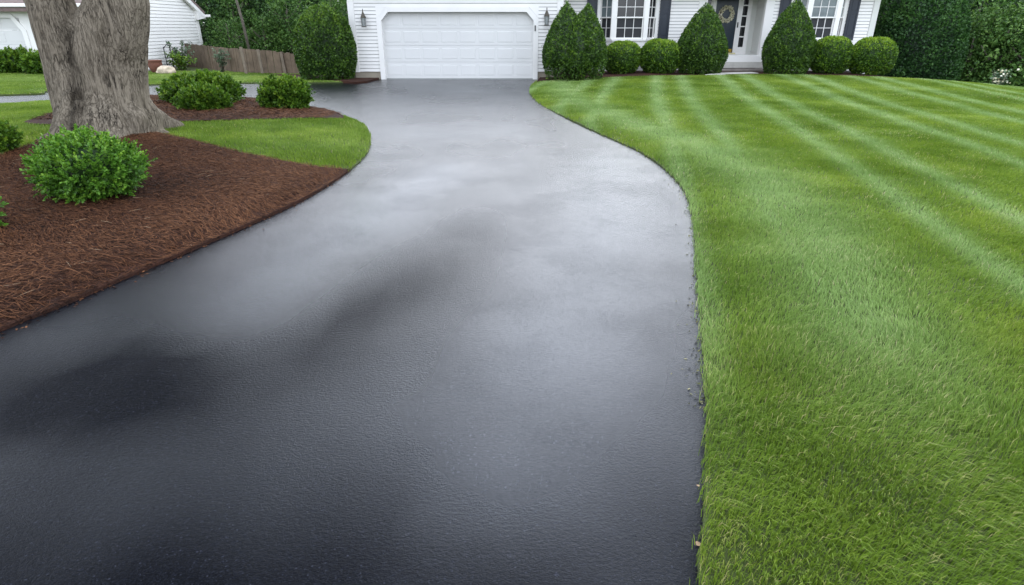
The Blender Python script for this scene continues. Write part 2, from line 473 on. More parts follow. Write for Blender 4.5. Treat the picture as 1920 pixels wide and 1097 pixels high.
def inside(P, poly):
    L = np.asarray(poly); x, y = P[:, 0], P[:, 1]; r = np.zeros(len(P), bool)
    for (x0, y0), (x1, y1) in zip(L, np.roll(L, -1, 0)):
        if y0 == y1: continue
        c = ((y0 > y) != (y1 > y)) & (x < (x1 - x0) * (y - y0) / (y1 - y0) + x0)
        r ^= c
    return r

def drop(x, y):
    return -0.02 * np.maximum(0, x - 12.2) ** 1.7 * smooth((y - 8) / 12) - 0.2 * np.maximum(0, y - 21.6) * smooth((x - 12.8) / 2.2)

def h_right(P):
    x, y = P[:, 0], P[:, 1]
    d = seg_dist(P, right_edge[::3])
    return 0.018 + 0.03 * smooth(d / 0.35) + 0.075 * smooth((y - 13) / 9) * smooth((x - 1.2) / 4) + np.maximum(drop(x, y), -6) + 0.012 * np.sin(x * 1.7) * np.sin(y * 1.1 + 1)

def h_island(P):
    d = seg_dist(P, island_edge[::3])
    return 0.02 + 0.05 * smooth(d / 0.25) + 0.17 * (1 - np.exp(-d / 1.5))

def h_bed(P):
    d = seg_dist(P, island_edge[::3])
    x, y = P[:, 0], P[:, 1]
    return h_island(P) + 0.025 * smooth(d / 0.12) + 0.05 * np.exp(-((x + 5.9) ** 2 + (y - 8.9) ** 2) / 1.6)

def h_back(P): return np.full(len(P), 0.035)

def at_h(px, py, hf):
    z = 0.0
    for _ in range(8):
        p = at_z(px, py, z); z = float(hf(np.array([p]))[0])
    return p

def sheet(name, outline, hf, mat, grid=0.4, skirt=0.1, kind='structure'):
    O = [Vector(p) for p in outline]
    A = np.asarray(outline); n = len(O)
    x0, y0 = A.min(0); x1, y1 = A.max(0)
    gx, gy = np.meshgrid(np.arange(x0, x1, grid), np.arange(y0, y1, grid))
    G = np.c_[gx.ravel(), gy.ravel()] + RNG.uniform(-.08, .08, (gx.size, 2)) * grid
    G = G[inside(G, outline)]
    G = G[seg_dist(G, list(outline) + [outline[0]]) > 0.25 * min(grid, .4)]
    vs, es, fs, ov, oe, of = delaunay_2d_cdt(O + [Vector(p) for p in G], [], [list(range(n))], 1, 1e-6)
    P = np.array([(v.x, v.y) for v in vs])
    Z = hf(P)
    me = bpy.data.meshes.new(name)
    bm = bmesh.new()
    bv = [bm.verts.new((p[0], p[1], z)) for p, z in zip(P, Z)]
    for f in fs:
        try: bm.faces.new([bv[i] for i in f])
        except ValueError: pass
    bmesh.ops.recalc_face_normals(bm, faces=bm.faces)
    if sum(f.normal.z for f in bm.faces) < 0: bmesh.ops.reverse_faces(bm, faces=bm.faces)
    if skirt:
        be = [e for e in bm.edges if len(e.link_faces) == 1]
        for e in be: e.smooth = False
        r = bmesh.ops.extrude_edge_only(bm, edges=be)
        for v in r['geom']:
            if isinstance(v, bmesh.types.BMVert): v.co.z -= skirt
    for f in bm.faces: f.smooth = f.normal.z > 0.5 if skirt else True
    bm.to_mesh(me); bm.free()
    o = link(name, me, mat)
    o['kind'] = kind
    return o

def value_noise(P, sc, seed):
    r = np.random.default_rng(seed); T = r.random((64, 64))
    q = P * sc; i = np.floor(q).astype(int); f = q - i; f = f * f * (3 - 2 * f)
    g = lambda a, b: T[(i[:, 0] + a) % 64, (i[:, 1] + b) % 64]
    return (g(0, 0) * (1 - f[:, 0]) + g(1, 0) * f[:, 0]) * (1 - f[:, 1]) + (g(0, 1) * (1 - f[:, 0]) + g(1, 1) * f[:, 0]) * f[:, 1]

# woodland floor / base sheet, out to the horizon
gx = np.concatenate([np.linspace(-300, -45, 12)[:-1], np.linspace(-45, 45, 61), np.linspace(45, 300, 12)[1:]])
gy = np.concatenate([np.linspace(-200, -10, 8)[:-1], np.linspace(-10, 60, 51), np.linspace(60, 400, 12)[1:]])
X, Y = np.meshgrid(gx, gy)
Z = -0.12 + np.maximum(drop(X, Y), -6)
nx = len(gx); idx = np.arange(X.size).reshape(X.shape)
F = np.stack([idx[:-1, :-1], idx[:-1, 1:], idx[1:, 1:], idx[1:, :-1]], -1).reshape(-1, 4)
o = link('ground', np_mesh('ground', np.c_[X.ravel(), Y.ravel(), Z.ravel()], F, smooth=True), M['soil']); o['kind'] = 'structure'

# driveway with its branch to the left
drive_poly = right_edge + [(0.95, GAR_Y - .06), (-4.75, GAR_Y - .06)] + back_edge[::-1] + [(-24, 11.2)] + island_edge + [(-8, -7)]
dr = sheet('driveway', drive_poly, lambda P: np.zeros(len(P)), M['asphalt'], grid=0.22, skirt=0.05)
_n = len(dr.data.vertices); _c = np.empty(_n * 3, np.float32); dr.data.vertices.foreach_get('co', _c)
_c = _c.reshape(-1, 3)[:, :2].astype(float)
_d = seg_dist(_c, pxl([(1010,390),(870,440),(700,560),(560,640),(300,700),(60,760)]))
_e = seg_dist(_c, pxl([(290,640),(270,740)]))
_g1 = seg_dist(_c, pxl([(840,315),(640,430),(430,585)])); _g2 = seg_dist(_c, pxl([(1130,300),(1100,480),(1040,660),(950,850)]))
_wob = value_noise(_c, .9, 90)
_u = .54 + (.30 + .08 * _wob) * np.exp(-(_d / .58) ** 2) * smooth((7.0 - _c[:, 1]) / 3.0) * (.35 + .65 * smooth((_c[:, 1] - 1.6) / 1.2)) + .3 * np.exp(-(_e / .3) ** 2) + .22 * (value_noise(_c, .55, 91) - .5) + .14 * (value_noise(_c, 2.1, 92) - .5) + .46 * smooth((3.3 - _c[:, 1]) / 2.3)
_u -= (.52 + .1 * _wob) * np.exp(-(_g1 / .40) ** 2) + (.34 + .14 * _wob) * np.exp(-(_g2 / .5) ** 2)
_a = dr.data.attributes.new('dull', 'FLOAT', 'POINT'); _a.data.foreach_set('value', np.clip(_u, 0, 1).astype(np.float32))

# lawns
lawn_poly = right_edge + [(1.6, 21.9), (1.75, 22.6), (1.75, 27), (14.2, 27), (14.2, 34), (40, 34), (40, -7)]
sheet('lawn', lawn_poly, h_right, M['thatch'], grid=0.45)
isl_poly = island_edge + [(-16.5, -5)]
sheet('lawn_island', isl_poly, h_island, M['thatch'], grid=0.4)
back_poly = back_edge + [(-5.1, 22.2), (-5.55, 22.4), (-5.55, 34), (-40, 34), (-40, 15.5)]
sheet('lawn_back', back_poly, h_back, M['thatch'], grid=0.8)

# mulch beds, a little proud of the lawns
bi = [at_h(x, y, h_bed) for x, y in [(655,320),(600,313),(520,299),(450,285),(395,271),(345,259),(300,250),(220,243),(140,247),(90,259),(40,277),(0,289)]]
inner = lambda pts, d: [(x - d * .7, y - d * .3) for x, y in pts]
ie = [p for p in island_edge]
k_hi = min(range(len(ie)), key=lambda i: np.hypot(ie[i][0] - at_z(655, 320)[0], ie[i][1] - at_z(655, 320)[1]))
bed_near = [(x + .012, y - .012) for x, y in ie[k_hi:]] + [(-16.4, -4.9), (-16.4, 9.2)] + densify(bi[::-1])[:-1]
bed_near = bed_near[:-1]
o = sheet('mulch_bed', bed_near, h_bed, M['mulch'], grid=0.22, skirt=0.06)
bj = [at_h(x, y, h_bed) for x, y in [(645,221.5),(600,221),(560,221.5),(450,224),(380,225.5),(300,227),(200,231),(120,232.5),(70,232),(45,228.5),(75,219),(105,211),(180,203)]]
k_a = min(range(len(ie)), key=lambda i: np.hypot(ie[i][0] - at_z(290, 187)[0], ie[i][1] - at_z(290, 187)[1]))
k_b = min(range(len(ie)), key=lambda i: np.hypot(ie[i][0] - at_z(648, 221)[0], ie[i][1] - at_z(648, 221)[1]))
bed_back = [(x + .004, y + .014) for x, y in ie[k_a:k_b]] + densify(bj)
sheet('mulch_bed_rear', bed_back, h_bed, M['mulch'], grid=0.22, skirt=0.06)
h_front = lambda P: h_right(P) + 0.022
fe = [at_h(x, y, h_right) for x, y in [(1006,153),(1060,150),(1120,146.5),(1180,144),(1260,142.5),(1340,141),(1400,140),(1480,140.4),(1560,142),]] + [(12.9, 21.75), (13.8, 21.45), (15.0, 21.2)]
bed_front = densify(fe, .2) + [(15.2, 22.3), (14.3, 25.2), (9.9, 25.2), (9.9, 24.4), (7.2, 24.4), (7.2, 25.2), (1.78, 25.2), (1.78, 22.42), (1.0, 22.42)]
sheet('mulch_bed_front', bed_front, h_front, M['mulch'], grid=0.3, skirt=0.06)
bl = pxl([(556,146.5),(600,150),(640,152.5),(668,154),(690,152)], .05)
bed_left = densify(bl, .2) + [(-4.72, 22.42), (-5.58, 22.42), (-5.58, 23.6), (-9.4, 24.2)]
sheet('mulch_bed_corner', bed_left, lambda P: np.full(len(P), .06), M['mulch'], grid=0.4, skirt=0.06)
wk = [at_h(x, y, h_front) for x, y in [(1322,141),(1352,136.6),(1408,135.6),(1422,137.6)]]
walk = MB()
zw = float(h_right(np.array([wk[0]]))[0])
walk.add([(x, y, zw + .045) for x, y in wk] + [(x, y, zw - .1) for x, y in wk], [(0,3,2,1)[::-1], (0,1,5,4)[::-1], (3,0,4,7)[::-1], (2,3,7,6)[::-1], (1,2,6,5)[::-1]])
walk.build('front_walk', M['pale_concrete'])['kind'] = 'structure'

# ------------------------------------------------------------------ grass blades
def stripes(P):  # pale bands: sheen of bent blades, put into the colour
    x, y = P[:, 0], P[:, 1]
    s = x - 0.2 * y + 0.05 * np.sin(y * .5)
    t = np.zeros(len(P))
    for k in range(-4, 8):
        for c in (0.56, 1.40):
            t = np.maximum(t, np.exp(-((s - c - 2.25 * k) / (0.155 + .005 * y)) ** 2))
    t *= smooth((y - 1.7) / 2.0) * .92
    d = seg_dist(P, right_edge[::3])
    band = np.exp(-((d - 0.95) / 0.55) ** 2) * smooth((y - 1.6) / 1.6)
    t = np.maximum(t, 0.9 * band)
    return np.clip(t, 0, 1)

def blades(P, Z, L, Wd, tone, lean_dir, lean, dead):
    n = len(P)
    ang = RNG.uniform(0, 2 * PI, n)
    ln = lean * RNG.uniform(0.3, 1.3, n)
    d2 = np.c_[np.cos(ang), np.sin(ang)] * RNG.uniform(.2, 1.0, n)[:, None] + lean_dir
    b = np.c_[-np.sin(ang + 1.2), np.cos(ang + 1.2)]
    z0 = np.c_[P, Z]
    up = np.zeros((n, 3)); up[:, 2] = 1
    D = np.c_[d2, np.zeros(n)]; B = np.c_[b, np.zeros(n)]
    L_ = L[:, None]; w = Wd[:, None]; l_ = ln[:, None]
    m = z0 + up * L_ * .55 + D * L_ * l_ * .28
    t = z0 + up * L_ * (0.98 - .25 * l_) + D * L_ * l_ * .95
    V = np.stack([z0 - B * w / 2 - up * .012, z0 + B * w / 2 - up * .012, m + B * w * .42, m - B * w * .42, t], 1).reshape(-1, 3)
    k = np.arange(n)[:, None] * 5
    F = np.concatenate([k + np.array([[0, 1, 2]]), k + np.array([[0, 2, 3]]), k + np.array([[3, 2, 4]])], 0)
    vn = value_noise(P, 1.3, 3) * .5 + value_noise(P, 4.0, 5) * .3 + value_noise(P, .5, 8) * .2
    r = np.clip(0.45 + (vn - .5) * 1.1 + RNG.normal(0, .15, n), 0, .9)
    dead = np.where((P[:, 1] < 3.2) & (P[:, 0] > 0) & (P[:, 0] < .85), .14, dead) + .05 * smooth((value_noise(P, 1.1, 77) - .62) * 6)
    r = np.where(RNG.random(n) < dead, RNG.uniform(.92, 1, n), r)
    return V, F, np.repeat(tone, 5), np.repeat(r, 5)

def grass_patch(name, label, zones, hf, ok, tonef, lean_amt=0.8):
    Vs, Fs, Ts, Rs, base = [], [], [], [], 0
    for (x0, x1, y0, y1, dens, L, Wd, dead) in zones:
        n = int((x1 - x0) * (y1 - y0) * dens)
        P = np.c_[RNG.uniform(x0, x1, n), RNG.uniform(y0, y1, n)]
        P = P[ok(P)]
        if not len(P): continue
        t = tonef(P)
        clump = value_noise(P, 9, 21) * .6 + value_noise(P, 3, 22) * .4
        n = len(P)
        l = L * RNG.uniform(.55, 1.2, n) * (0.7 + .6 * clump)
        ld = np.c_[(value_noise(P, 2.2, 31) - .5) * 1.2 + .15, (value_noise(P, 2.2, 32) - .5) * 1.2 + (t - .4) * 1.1]
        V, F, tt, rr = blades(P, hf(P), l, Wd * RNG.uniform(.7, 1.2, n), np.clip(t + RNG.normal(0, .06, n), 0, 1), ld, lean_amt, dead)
        Vs.append(V); Fs.append(F + base); Ts.append(tt); Rs.append(rr); base += len(V)
    o = link(name, np_mesh(name, np.concatenate(Vs), np.concatenate(Fs), {'tone': np.concatenate(Ts), 'rnd': np.concatenate(Rs)}), M['grass'])
    tag(o, label, 'grass', kind='stuff')
    return o

bed_front_a, lawn_a = np.array(bed_front), np.array(lawn_poly)
def ok_right(P):
    j = P + RNG.normal(0, .014, P.shape)
    zc = P[:, 1] * .9135 + .69
    return inside(j, lawn_a) & (P[:, 0] < .9 * zc + 1.6) & ~inside(P, bed_front_a) & ~((P[:, 0] > 1) & (P[:, 1] > 24))
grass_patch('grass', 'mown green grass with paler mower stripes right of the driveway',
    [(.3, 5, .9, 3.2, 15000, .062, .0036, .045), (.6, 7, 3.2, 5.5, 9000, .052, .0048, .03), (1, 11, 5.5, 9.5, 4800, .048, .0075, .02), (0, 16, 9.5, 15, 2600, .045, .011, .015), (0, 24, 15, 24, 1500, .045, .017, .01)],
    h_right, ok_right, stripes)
beds_a = [np.array(bed_near), np.array(bed_back)]
isl_a, back_a = np.array(isl_poly), np.array(back_poly)
def ok_isl(P):
    j = P + RNG.normal(0, .012, P.shape)
    return inside(j, isl_a) & ~inside(P, beds_a[0]) & ~inside(P, beds_a[1]) & ~inside(P - np.array([.06, -.05]), beds_a[0])
grass_patch('grass', 'bright mown grass strip between the two mulch beds left of the driveway',
    [(-16, -1.5, 5.5, 16.5, 3200, .05, .009, .01)], h_island, ok_isl, lambda P: 0.25 * value_noise(P, .8, 41), .7)
bedl_a = np.array(bed_left)
grass_patch('grass', 'mown grass beyond the driveway branch in front of the fence and white neighbouring house',
    [(-27, -4, 15, 26, 1100, .05, .018, .01)], h_back, lambda P: inside(P, back_a) & ~inside(P, bedl_a), lambda P: 0.3 * value_noise(P, .6, 42) + .1)

# ------------------------------------------------------------------ mulch fibres
def fibres(poly, hf, x0, x1, y0, y1, dens, L, Wd, label):
    n = int((x1 - x0) * (y1 - y0) * dens)
    P = np.c_[RNG.uniform(x0, x1, n), RNG.uniform(y0, y1, n)]
    P = P[inside(P + RNG.normal(0, .02, P.shape), poly)]
    n = len(P)
    # strands lie mostly across the slope
    a = RNG.normal(0, .55, n) + (value_noise(P, 1.1, 51) - .5) * 1.6
    l = L * RNG.lognormal(-.3, .55, n); w = Wd * RNG.uniform(.5, 1.5, n)
    d = np.c_[np.cos(a), np.sin(a)]; b = np.c_[-d[:, 1], d[:, 0]]
    bend = RNG.normal(0, .22, n)
    tilt = RNG.normal(0, .20, n)
    V = []
    for t in (-.5, 0, .5):
        q = P + d * (l * t)[:, None] + b * (bend * l * (.25 - t * t))[:, None]
        z = hf(q) + .010 + RNG.uniform(0, .012, n) * (t == 0) + np.abs(tilt) * l * .12 + tilt * l * t
        z = np.maximum(z, hf(q) - .004)
        ww = w * (1 if t == 0 else .45)
        V += [np.c_[q - b * ww[:, None] / 2, z], np.c_[q + b * ww[:, None] / 2, z + w * RNG.uniform(-.5, .5, n)]]
    V = np.stack(V, 1).reshape(-1, 3)
    k = np.arange(n)[:, None] * 6
    F = np.concatenate([k + np.array([[0, 1, 3, 2]]), k + np.array([[2, 3, 5, 4]])], 0)
    r = np.clip(RNG.normal(.48, .2, n) + (value_noise(P, .8, 52) - .5) * .5, 0, 1)
    o = link('mulch_fibres', np_mesh('mulch_fibres', V, F, {'rnd': np.repeat(r, 6)}), M['chip'])
    tag(o, label, 'mulch', kind='stuff')
fibres(beds_a[0], h_bed, -8.5, -1.5, 2.2, 9.6, 4600, .062, .0046, 'shredded brown bark mulch strewn round the thick tree trunk')
fibres(beds_a[1], h_bed, -11, -3.5, 10.5, 16.2, 900, .10, .009, 'shredded brown bark mulch under the three rounded island shrubs')
# dry straws lying on the near mulch
def straws():
    mb = MB()
    rr = random.Random(5)
    n = 0
    while n < 80:
        x, y = rr.uniform(-6.5, -1.6), rr.uniform(2.4, 8.0)
        if not inside(np.array([(x, y)]), beds_a[0])[0]: continue
        z = float(h_bed(np.array([(x, y)]))[0]) + .018
        a = rr.uniform(-.9, .9); l = rr.uniform(.04, .15); c = rr.uniform(-.3, .3)
        d = Vector((math.cos(a), math.sin(a), rr.uniform(-.05, .25))); b = Vector((-math.sin(a), math.cos(a), 0))
        p = Vector((x, y, z))
        r0 = rr.uniform(.0012, .0024)
        mb.tube([p - d*l/2, p + b*c*l*.3, p + d*l/2], [r0, r0 * 1.1, r0 * .6], 4)
        n += 1
    me = mb.mesh('straw'); 
    o = link('straw', me, simple('dry_straw', (0.26, 0.17, 0.10), .7, .4, 3))
    tag(o, 'scattered dry tan straws and twigs lying on the near mulch', 'straw', kind='stuff')
straws()

def edge_litter(name, label, line, side, n, mat, lo, hi, seed):
    rg = np.random.default_rng(seed)
    L = np.array(line); seg = L[1:] - L[:-1]; ln = np.hypot(seg[:, 0], seg[:, 1]); w = ln / np.maximum(1.5, np.hypot(L[:-1, 0], L[:-1, 1])) ; w = w / w.sum()
    I = rg.choice(len(seg), n, p=w); t = rg.random(n)
    nn = np.c_[-seg[:, 1], seg[:, 0]] / ln[:, None] * side
    P = L[I] + seg[I] * t[:, None] + nn[I] * (rg.exponential(.035, n) - .01)[:, None]
    a = rg.uniform(0, 2 * PI, n); l = rg.uniform(lo, hi, n); wd = l * rg.uniform(.12, .5, n)
    d = np.c_[np.cos(a), np.sin(a)]; b = np.c_[-d[:, 1], d[:, 0]]
    z = np.full(n, .002); up = rg.uniform(0, .010, n)
    V = np.stack([np.c_[P - d * l[:, None] / 2, z], np.c_[P + b * wd[:, None] / 2, z + up], np.c_[P + d * l[:, None] / 2, z + up * .5], np.c_[P - b * wd[:, None] / 2, z]], 1).reshape(-1, 3)
    k = np.arange(n)[:, None] * 4
    o = link(name, np_mesh(name, V, k + np.array([[0, 1, 2, 3]]), {'rnd': np.repeat(np.clip(rg.normal(.5, .25, n), 0, 1), 4)}), mat)
    tag(o, label, 'litter', kind='stuff')
_i0 = min(range(len(island_edge)), key=lambda i: np.hypot(island_edge[i][0] - bed_near[0][0], island_edge[i][1] - bed_near[0][1]))
edge_litter('mulch_crumbs', 'crumbs of brown mulch spilled on the asphalt edge beside the near bed', island_edge[_i0:], 1, 1500, M['chip'], .006, .035, 4)
edge_litter('grass_clippings', 'grass clippings and soil crumbs on the asphalt along the right lawn edge', right_edge[20:], 1, 900, leaf_mat('clipping', (.02, .016, .01), (.09, .10, .03), (.24, .22, .09), trans=0), .005, .026, 5)

# ------------------------------------------------------------------ house
def clapboards(mb, u0, u1, z0, z1, holes=(), e=0.115, lap=0.055, top=None):
    """lapped boards in local u (along the wall), w (outward is -y), z; top(u) may cut a gable"""
    nrow = int(math.ceil((z1 - z0) / e))
    for r in range(nrow):
        a = z0 + r * e; b = min(a + e, z1)
        spans = [(u0, u1)]
        if top:
            us = np.linspace(u0, u1, 241); ok = us[np.array([top(u) for u in us]) > (a + b) / 2]
            if not len(ok): continue
            spans = [(ok[0], ok[-1])]
        for (h0, h1, hz0, hz1) in holes:
            if hz0 < b - .002 and hz1 > a + .002:
                ns = []
                for s0, s1 in spans:
                    if h1 <= s0 or h0 >= s1: ns.append((s0, s1)); continue
                    if h0 > s0: ns.append((s0, h0))
                    if h1 < s1: ns.append((h1, s1))
                spans = ns
        for s0, s1 in spans:
            if s1 - s0 < .02: continue
            jit = random.uniform(-.002, .002)
            g = min(.016, (b - a) * .4)                 # open slot above each board, shaped to read as a shadow line
            mb.add([(s0, -lap + jit, a), (s1, -lap + jit, a), (s1, -lap + .010, b - g), (s0, -lap + .010, b - g), (s0, 0, a), (s1, 0, a), (s1, 0, b - g), (s0, 0, b - g)],
                   [(0, 1, 2, 3), (4, 5, 1, 0), (3, 2, 6, 7), (0, 3, 7, 4), (1, 5, 6, 2)])

def T(x, y, z=0, rz=0): return Matrix.Translation((x, y, z)) @ Matrix.Rotation(rz, 4, 'Z')

WY = 25.3                     # front wall of the wing
house = empty('house', (0, GAR_Y, 0), 'white clapboard house with wide garage door, bay windows and dark navy shutters', 'house')
def hp(name, mb, mat, parent=house, **k):
    o = mb.build(name, mat, None, **k)
    o.parent = parent
    if parent is house: o.matrix_parent_inverse = Matrix.Translation((0, -GAR_Y, 0))
    return o
GX0, GX1 = -5.58, 1.74
DX0, DX1, DZ = -4.48, 0.74, 2.17
CH = 0.27
mb = MB()
clapboards(mb, GX0 + .2, GX1 - .2, 0.26, 2.95, [(DX0 - .16, DX1 + .16, 0, DZ + .15)])
# boards fill the two cut corners above the chamfered head
hp('garage_siding', mb, M['white'], M=T(0, GAR_Y))
mb = MB()
mb.box(GX0 + .01, DX0 - .1, GAR_Y + .012, GAR_Y + .2, -.2, 2.94); mb.box(DX1 + .1, GX1 - .01, GAR_Y + .012, GAR_Y + .2, -.2, 2.94)
mb.box(DX0 - .1, DX1 + .1, GAR_Y + .012, GAR_Y + .2, DZ + .05, 2.94)
mb.box(GX0 + .01, GX0 + .2, GAR_Y + .2, 31, -.2, 2.94); mb.box(GX1 - .2, GX1 - .01, GAR_Y + .2, 31, -.2, 2.94)
mb.box(GX0 + .2, GX1 - .2, 30.8, 31, -.2, 2.94)
hp('garage_wall', mb, M['sheath'])
mb = MB()
mb.box(GX0 - .012, GX0 + .20, GAR_Y - .072, GAR_Y + .12, .24, 2.93)
hp('corner_trim', mb, M['white'], bevel=.006)
mb = MB()
mb.box(GX1 - .20, GX1 + .012, GAR_Y - .072, GAR_Y + .12, .24, 2.93)
hp('corner_trim', mb, M['white'], bevel=.006)
mb = MB()
mb.box(GX0 + .03, DX0 - .17, GAR_Y - .012, GAR_Y + .01, -.2, .255)
hp('foundation', mb, M['concrete'])
mb = MB(); mb.box(DX1 + .17, GX1 - .03, GAR_Y - .012, GAR_Y + .01, -.2, .255)
hp('foundation', mb, M['concrete'])
# chamfered door trim
mb = MB()
t = .165; a0, a1, z1 = DX0, DX1, DZ
mb.prism([(a0 - t, -.02), (a0, -.02), (a0, z1 - CH), (a0 + CH * .9, z1), (a1 - CH * .9, z1), (a1, z1 - CH), (a1, -.02), (a1 + t, -.02), (a1 + t, z1 - CH + t * .45), (a1 - CH * .9 + t * .4, z1 + t), (a0 + CH * .9 - t * .4, z1 + t), (a0 - t, z1 - CH + t * .45)], GAR_Y - .085, GAR_Y + .14)
hp('garage_door_trim', mb, M['white'])
mb = MB()
mb.prism([(a0 - t, z1 - CH + t * .45 + .01), (a0 + CH * .9 - t * .4 - .01, z1 + t), (a0 - t, z1 + t)], GAR_Y - .056, GAR_Y + .011)
hp('corner_board', mb, M['white'])
mb = MB()
mb.prism([(a1 + t, z1 - CH + t * .45 + .01), (a1 + t, z1 + t), (a1 - CH * .9 + t * .4 + .01, z1 + t)], GAR_Y - .056, GAR_Y + .011)
hp('corner_board', mb, M['white'])
# sectional door: four sections of eight raised panels
mb = MB()
DY = GAR_Y + .10
sec = DZ / 4.0
for r in range(4):
    z0 = .03 + r * sec
    mb.box(a0 - .1, a1 + .1, DY, DY + .05, z0, z0 + sec - .006)
    pw = (a1 - a0) / 8
    for c in range(8):
        x0, x1 = a0 + c * pw + .055, a0 + (c + 1) * pw - .055
        q0, q1 = z0 + .10, z0 + sec - .10
        d = .022
        mb.add([(x0, DY - .001, q0), (x1, DY - .001, q0), (x1, DY - .001, q1), (x0, DY - .001, q1),
                (x0 + .012, DY - .007, q0 + .012), (x1 - .012, DY - .007, q0 + .012), (x1 - .012, DY - .007, q1 - .012), (x0 + .012, DY - .007, q1 - .012)],
               [(4, 5, 6, 7), (0, 1, 5, 4), (1, 2, 6, 5), (2, 3, 7, 6), (3, 0, 4, 7)])
mb.box(a0 - .1, a1 + .1, DY + .051, DY + .07, 0, DZ)
gd = hp('garage_door', mb, M['door_white'])
mb = MB(); mb.box(a0, a1, DY - .012, DY + .04, -.015, .028)
o = mb.build('bottom_seal', simple('rubber_seal', (.33, .34, .33), .7), gd)
# roofs: low slopes, eaves just above the picture
mb = MB()
def slab(x0, x1, y0, z0, y1, z1, t=.16):
    mb.add([(x0, y0, z0), (x1, y0, z0), (x1, y1, z1), (x0, y1, z1), (x0, y0, z0 + t), (x1, y0, z0 + t), (x1, y1, z1 + t), (x0, y1, z1 + t)],
           [(0, 3, 2, 1), (4, 5, 6, 7), (0, 1, 5, 4), (1, 2, 6, 5), (2, 3, 7, 6), (3, 0, 4, 7)])
slab(GX0 - .3, GX1 + .3, GAR_Y - .35, 2.95, 27, 3.8); slab(GX0 - .3, GX1 + .3, 31.2, 3.0, 27.001, 3.8)
hp('garage_roof', mb, M['roof'])
mb = MB()
slab(GX1 + .31, 14.4, WY - .75, 3.05, 29.5, 4.0); slab(GX1 + .31, 14.4, 34, 3.1, 29.501, 4.0)
hp('main_roof', mb, M['roof'])

# the wing -------------------------------------------------------------
RX0, RX1 = 7.30, 9.86            # entrance recess
BAY = [(4.46, .62, .50), (11.74, .56, .48)]   # centre, half front width, side run
def px_x(px, y, z): return (px - 960) / FPX * (y * math.cos(PITCH) + (CAM_Z - z) * math.sin(PITCH))
WX1 = 14.02
mb = MB()
holes = [(RX0, RX1, -1, 2.75)] + [(c - h - s - .06, c + h + s + .06, -1, 2.75) for c, h, s in BAY]
clapboards(mb, GX1 + .02, WX1 - .22, 1.22, 3.1, holes)
hp('wing_siding', mb, M['white'], M=T(0, WY))
mb = MB()                     # backing wall, lower skirt board
def wall_rects(x0, x1, z0, z1, y0, y1):
    cuts = sorted([(RX0, RX1)] + [(c - h - s, c + h + s) for c, h, s in BAY])
    x = x0
    for a, b in cuts:
        mb.box(x, a, y0, y1, z0, z1); x = b
    mb.box(x, x1, y0, y1, z0, z1)
wall_rects(GX1 + .01, WX1 - .01, -1.2, 2.72, WY + .006, WY + .18)
mb.box(GX1 + .01, WX1 - .01, WY + .006, WY + .18, 2.72, 3.1)
mb.box(WX1 - .18, WX1 - .01, WY + .18, 34, -1.4, 3.1)
hp('wing_wall', mb, M['sheath'])
_cx = sorted([(RX0, RX1)] + [(c - h - s, c + h + s) for c, h, s in BAY])
for a, b in zip([GX1 + .02] + [q[1] for q in _cx], [q[0] for q in _cx] + [WX1 - .22]):
    mb = MB(); mb.box(a, b, WY - .06, WY + .004, .12, 1.215)
    hp('skirt_board', mb, M['white'])
mb = MB(); mb.box(WX1 - .215, WX1 + .012, WY - .075, WY + .12, -.6, 3.1)
hp('corner_trim', mb, M['grey_white'], bevel=.006)

def sash(u0, u1, z0, z1, cols, rows, fr=.045, mun=.02, pane_mat='glass', M4=None, bay=None):
    """a sash in local coordinates: u along, y outward negative, then moved by M4"""
    f = MB()
    f.box(u0, u1, -.03, .02, z0, z0 + fr); f.box(u0, u1, -.03, .02, z1 - fr, z1)
    f.box(u0, u0 + fr, -.029, .02, z0 + fr, z1 - fr); f.box(u1 - fr, u1, -.029, .02, z0 + fr, z1 - fr)
    for c in range(1, cols):
        x = u0 + fr + (u1 - u0 - 2 * fr) * c / cols
        f.box(x - mun / 2, x + mun / 2, -.022, .012, z0 + fr, z1 - fr)
    for r in range(1, rows):
        z = z0 + fr + (z1 - z0 - 2 * fr) * r / rows
        f.box(u0 + fr, u1 - fr, -.0215, .0115, z - mun / 2, z + mun / 2)
    o = f.mesh('sash', M=M4); hpo = link('sash', o, M['white'], bay)
    g = MB(); g.box(u0 + fr * .5, u1 - fr * .5, .002, .012, z0 + fr * .5, z1 - fr * .5)
    link('pane', g.mesh('pane', M=M4), M[pane_mat], bay)

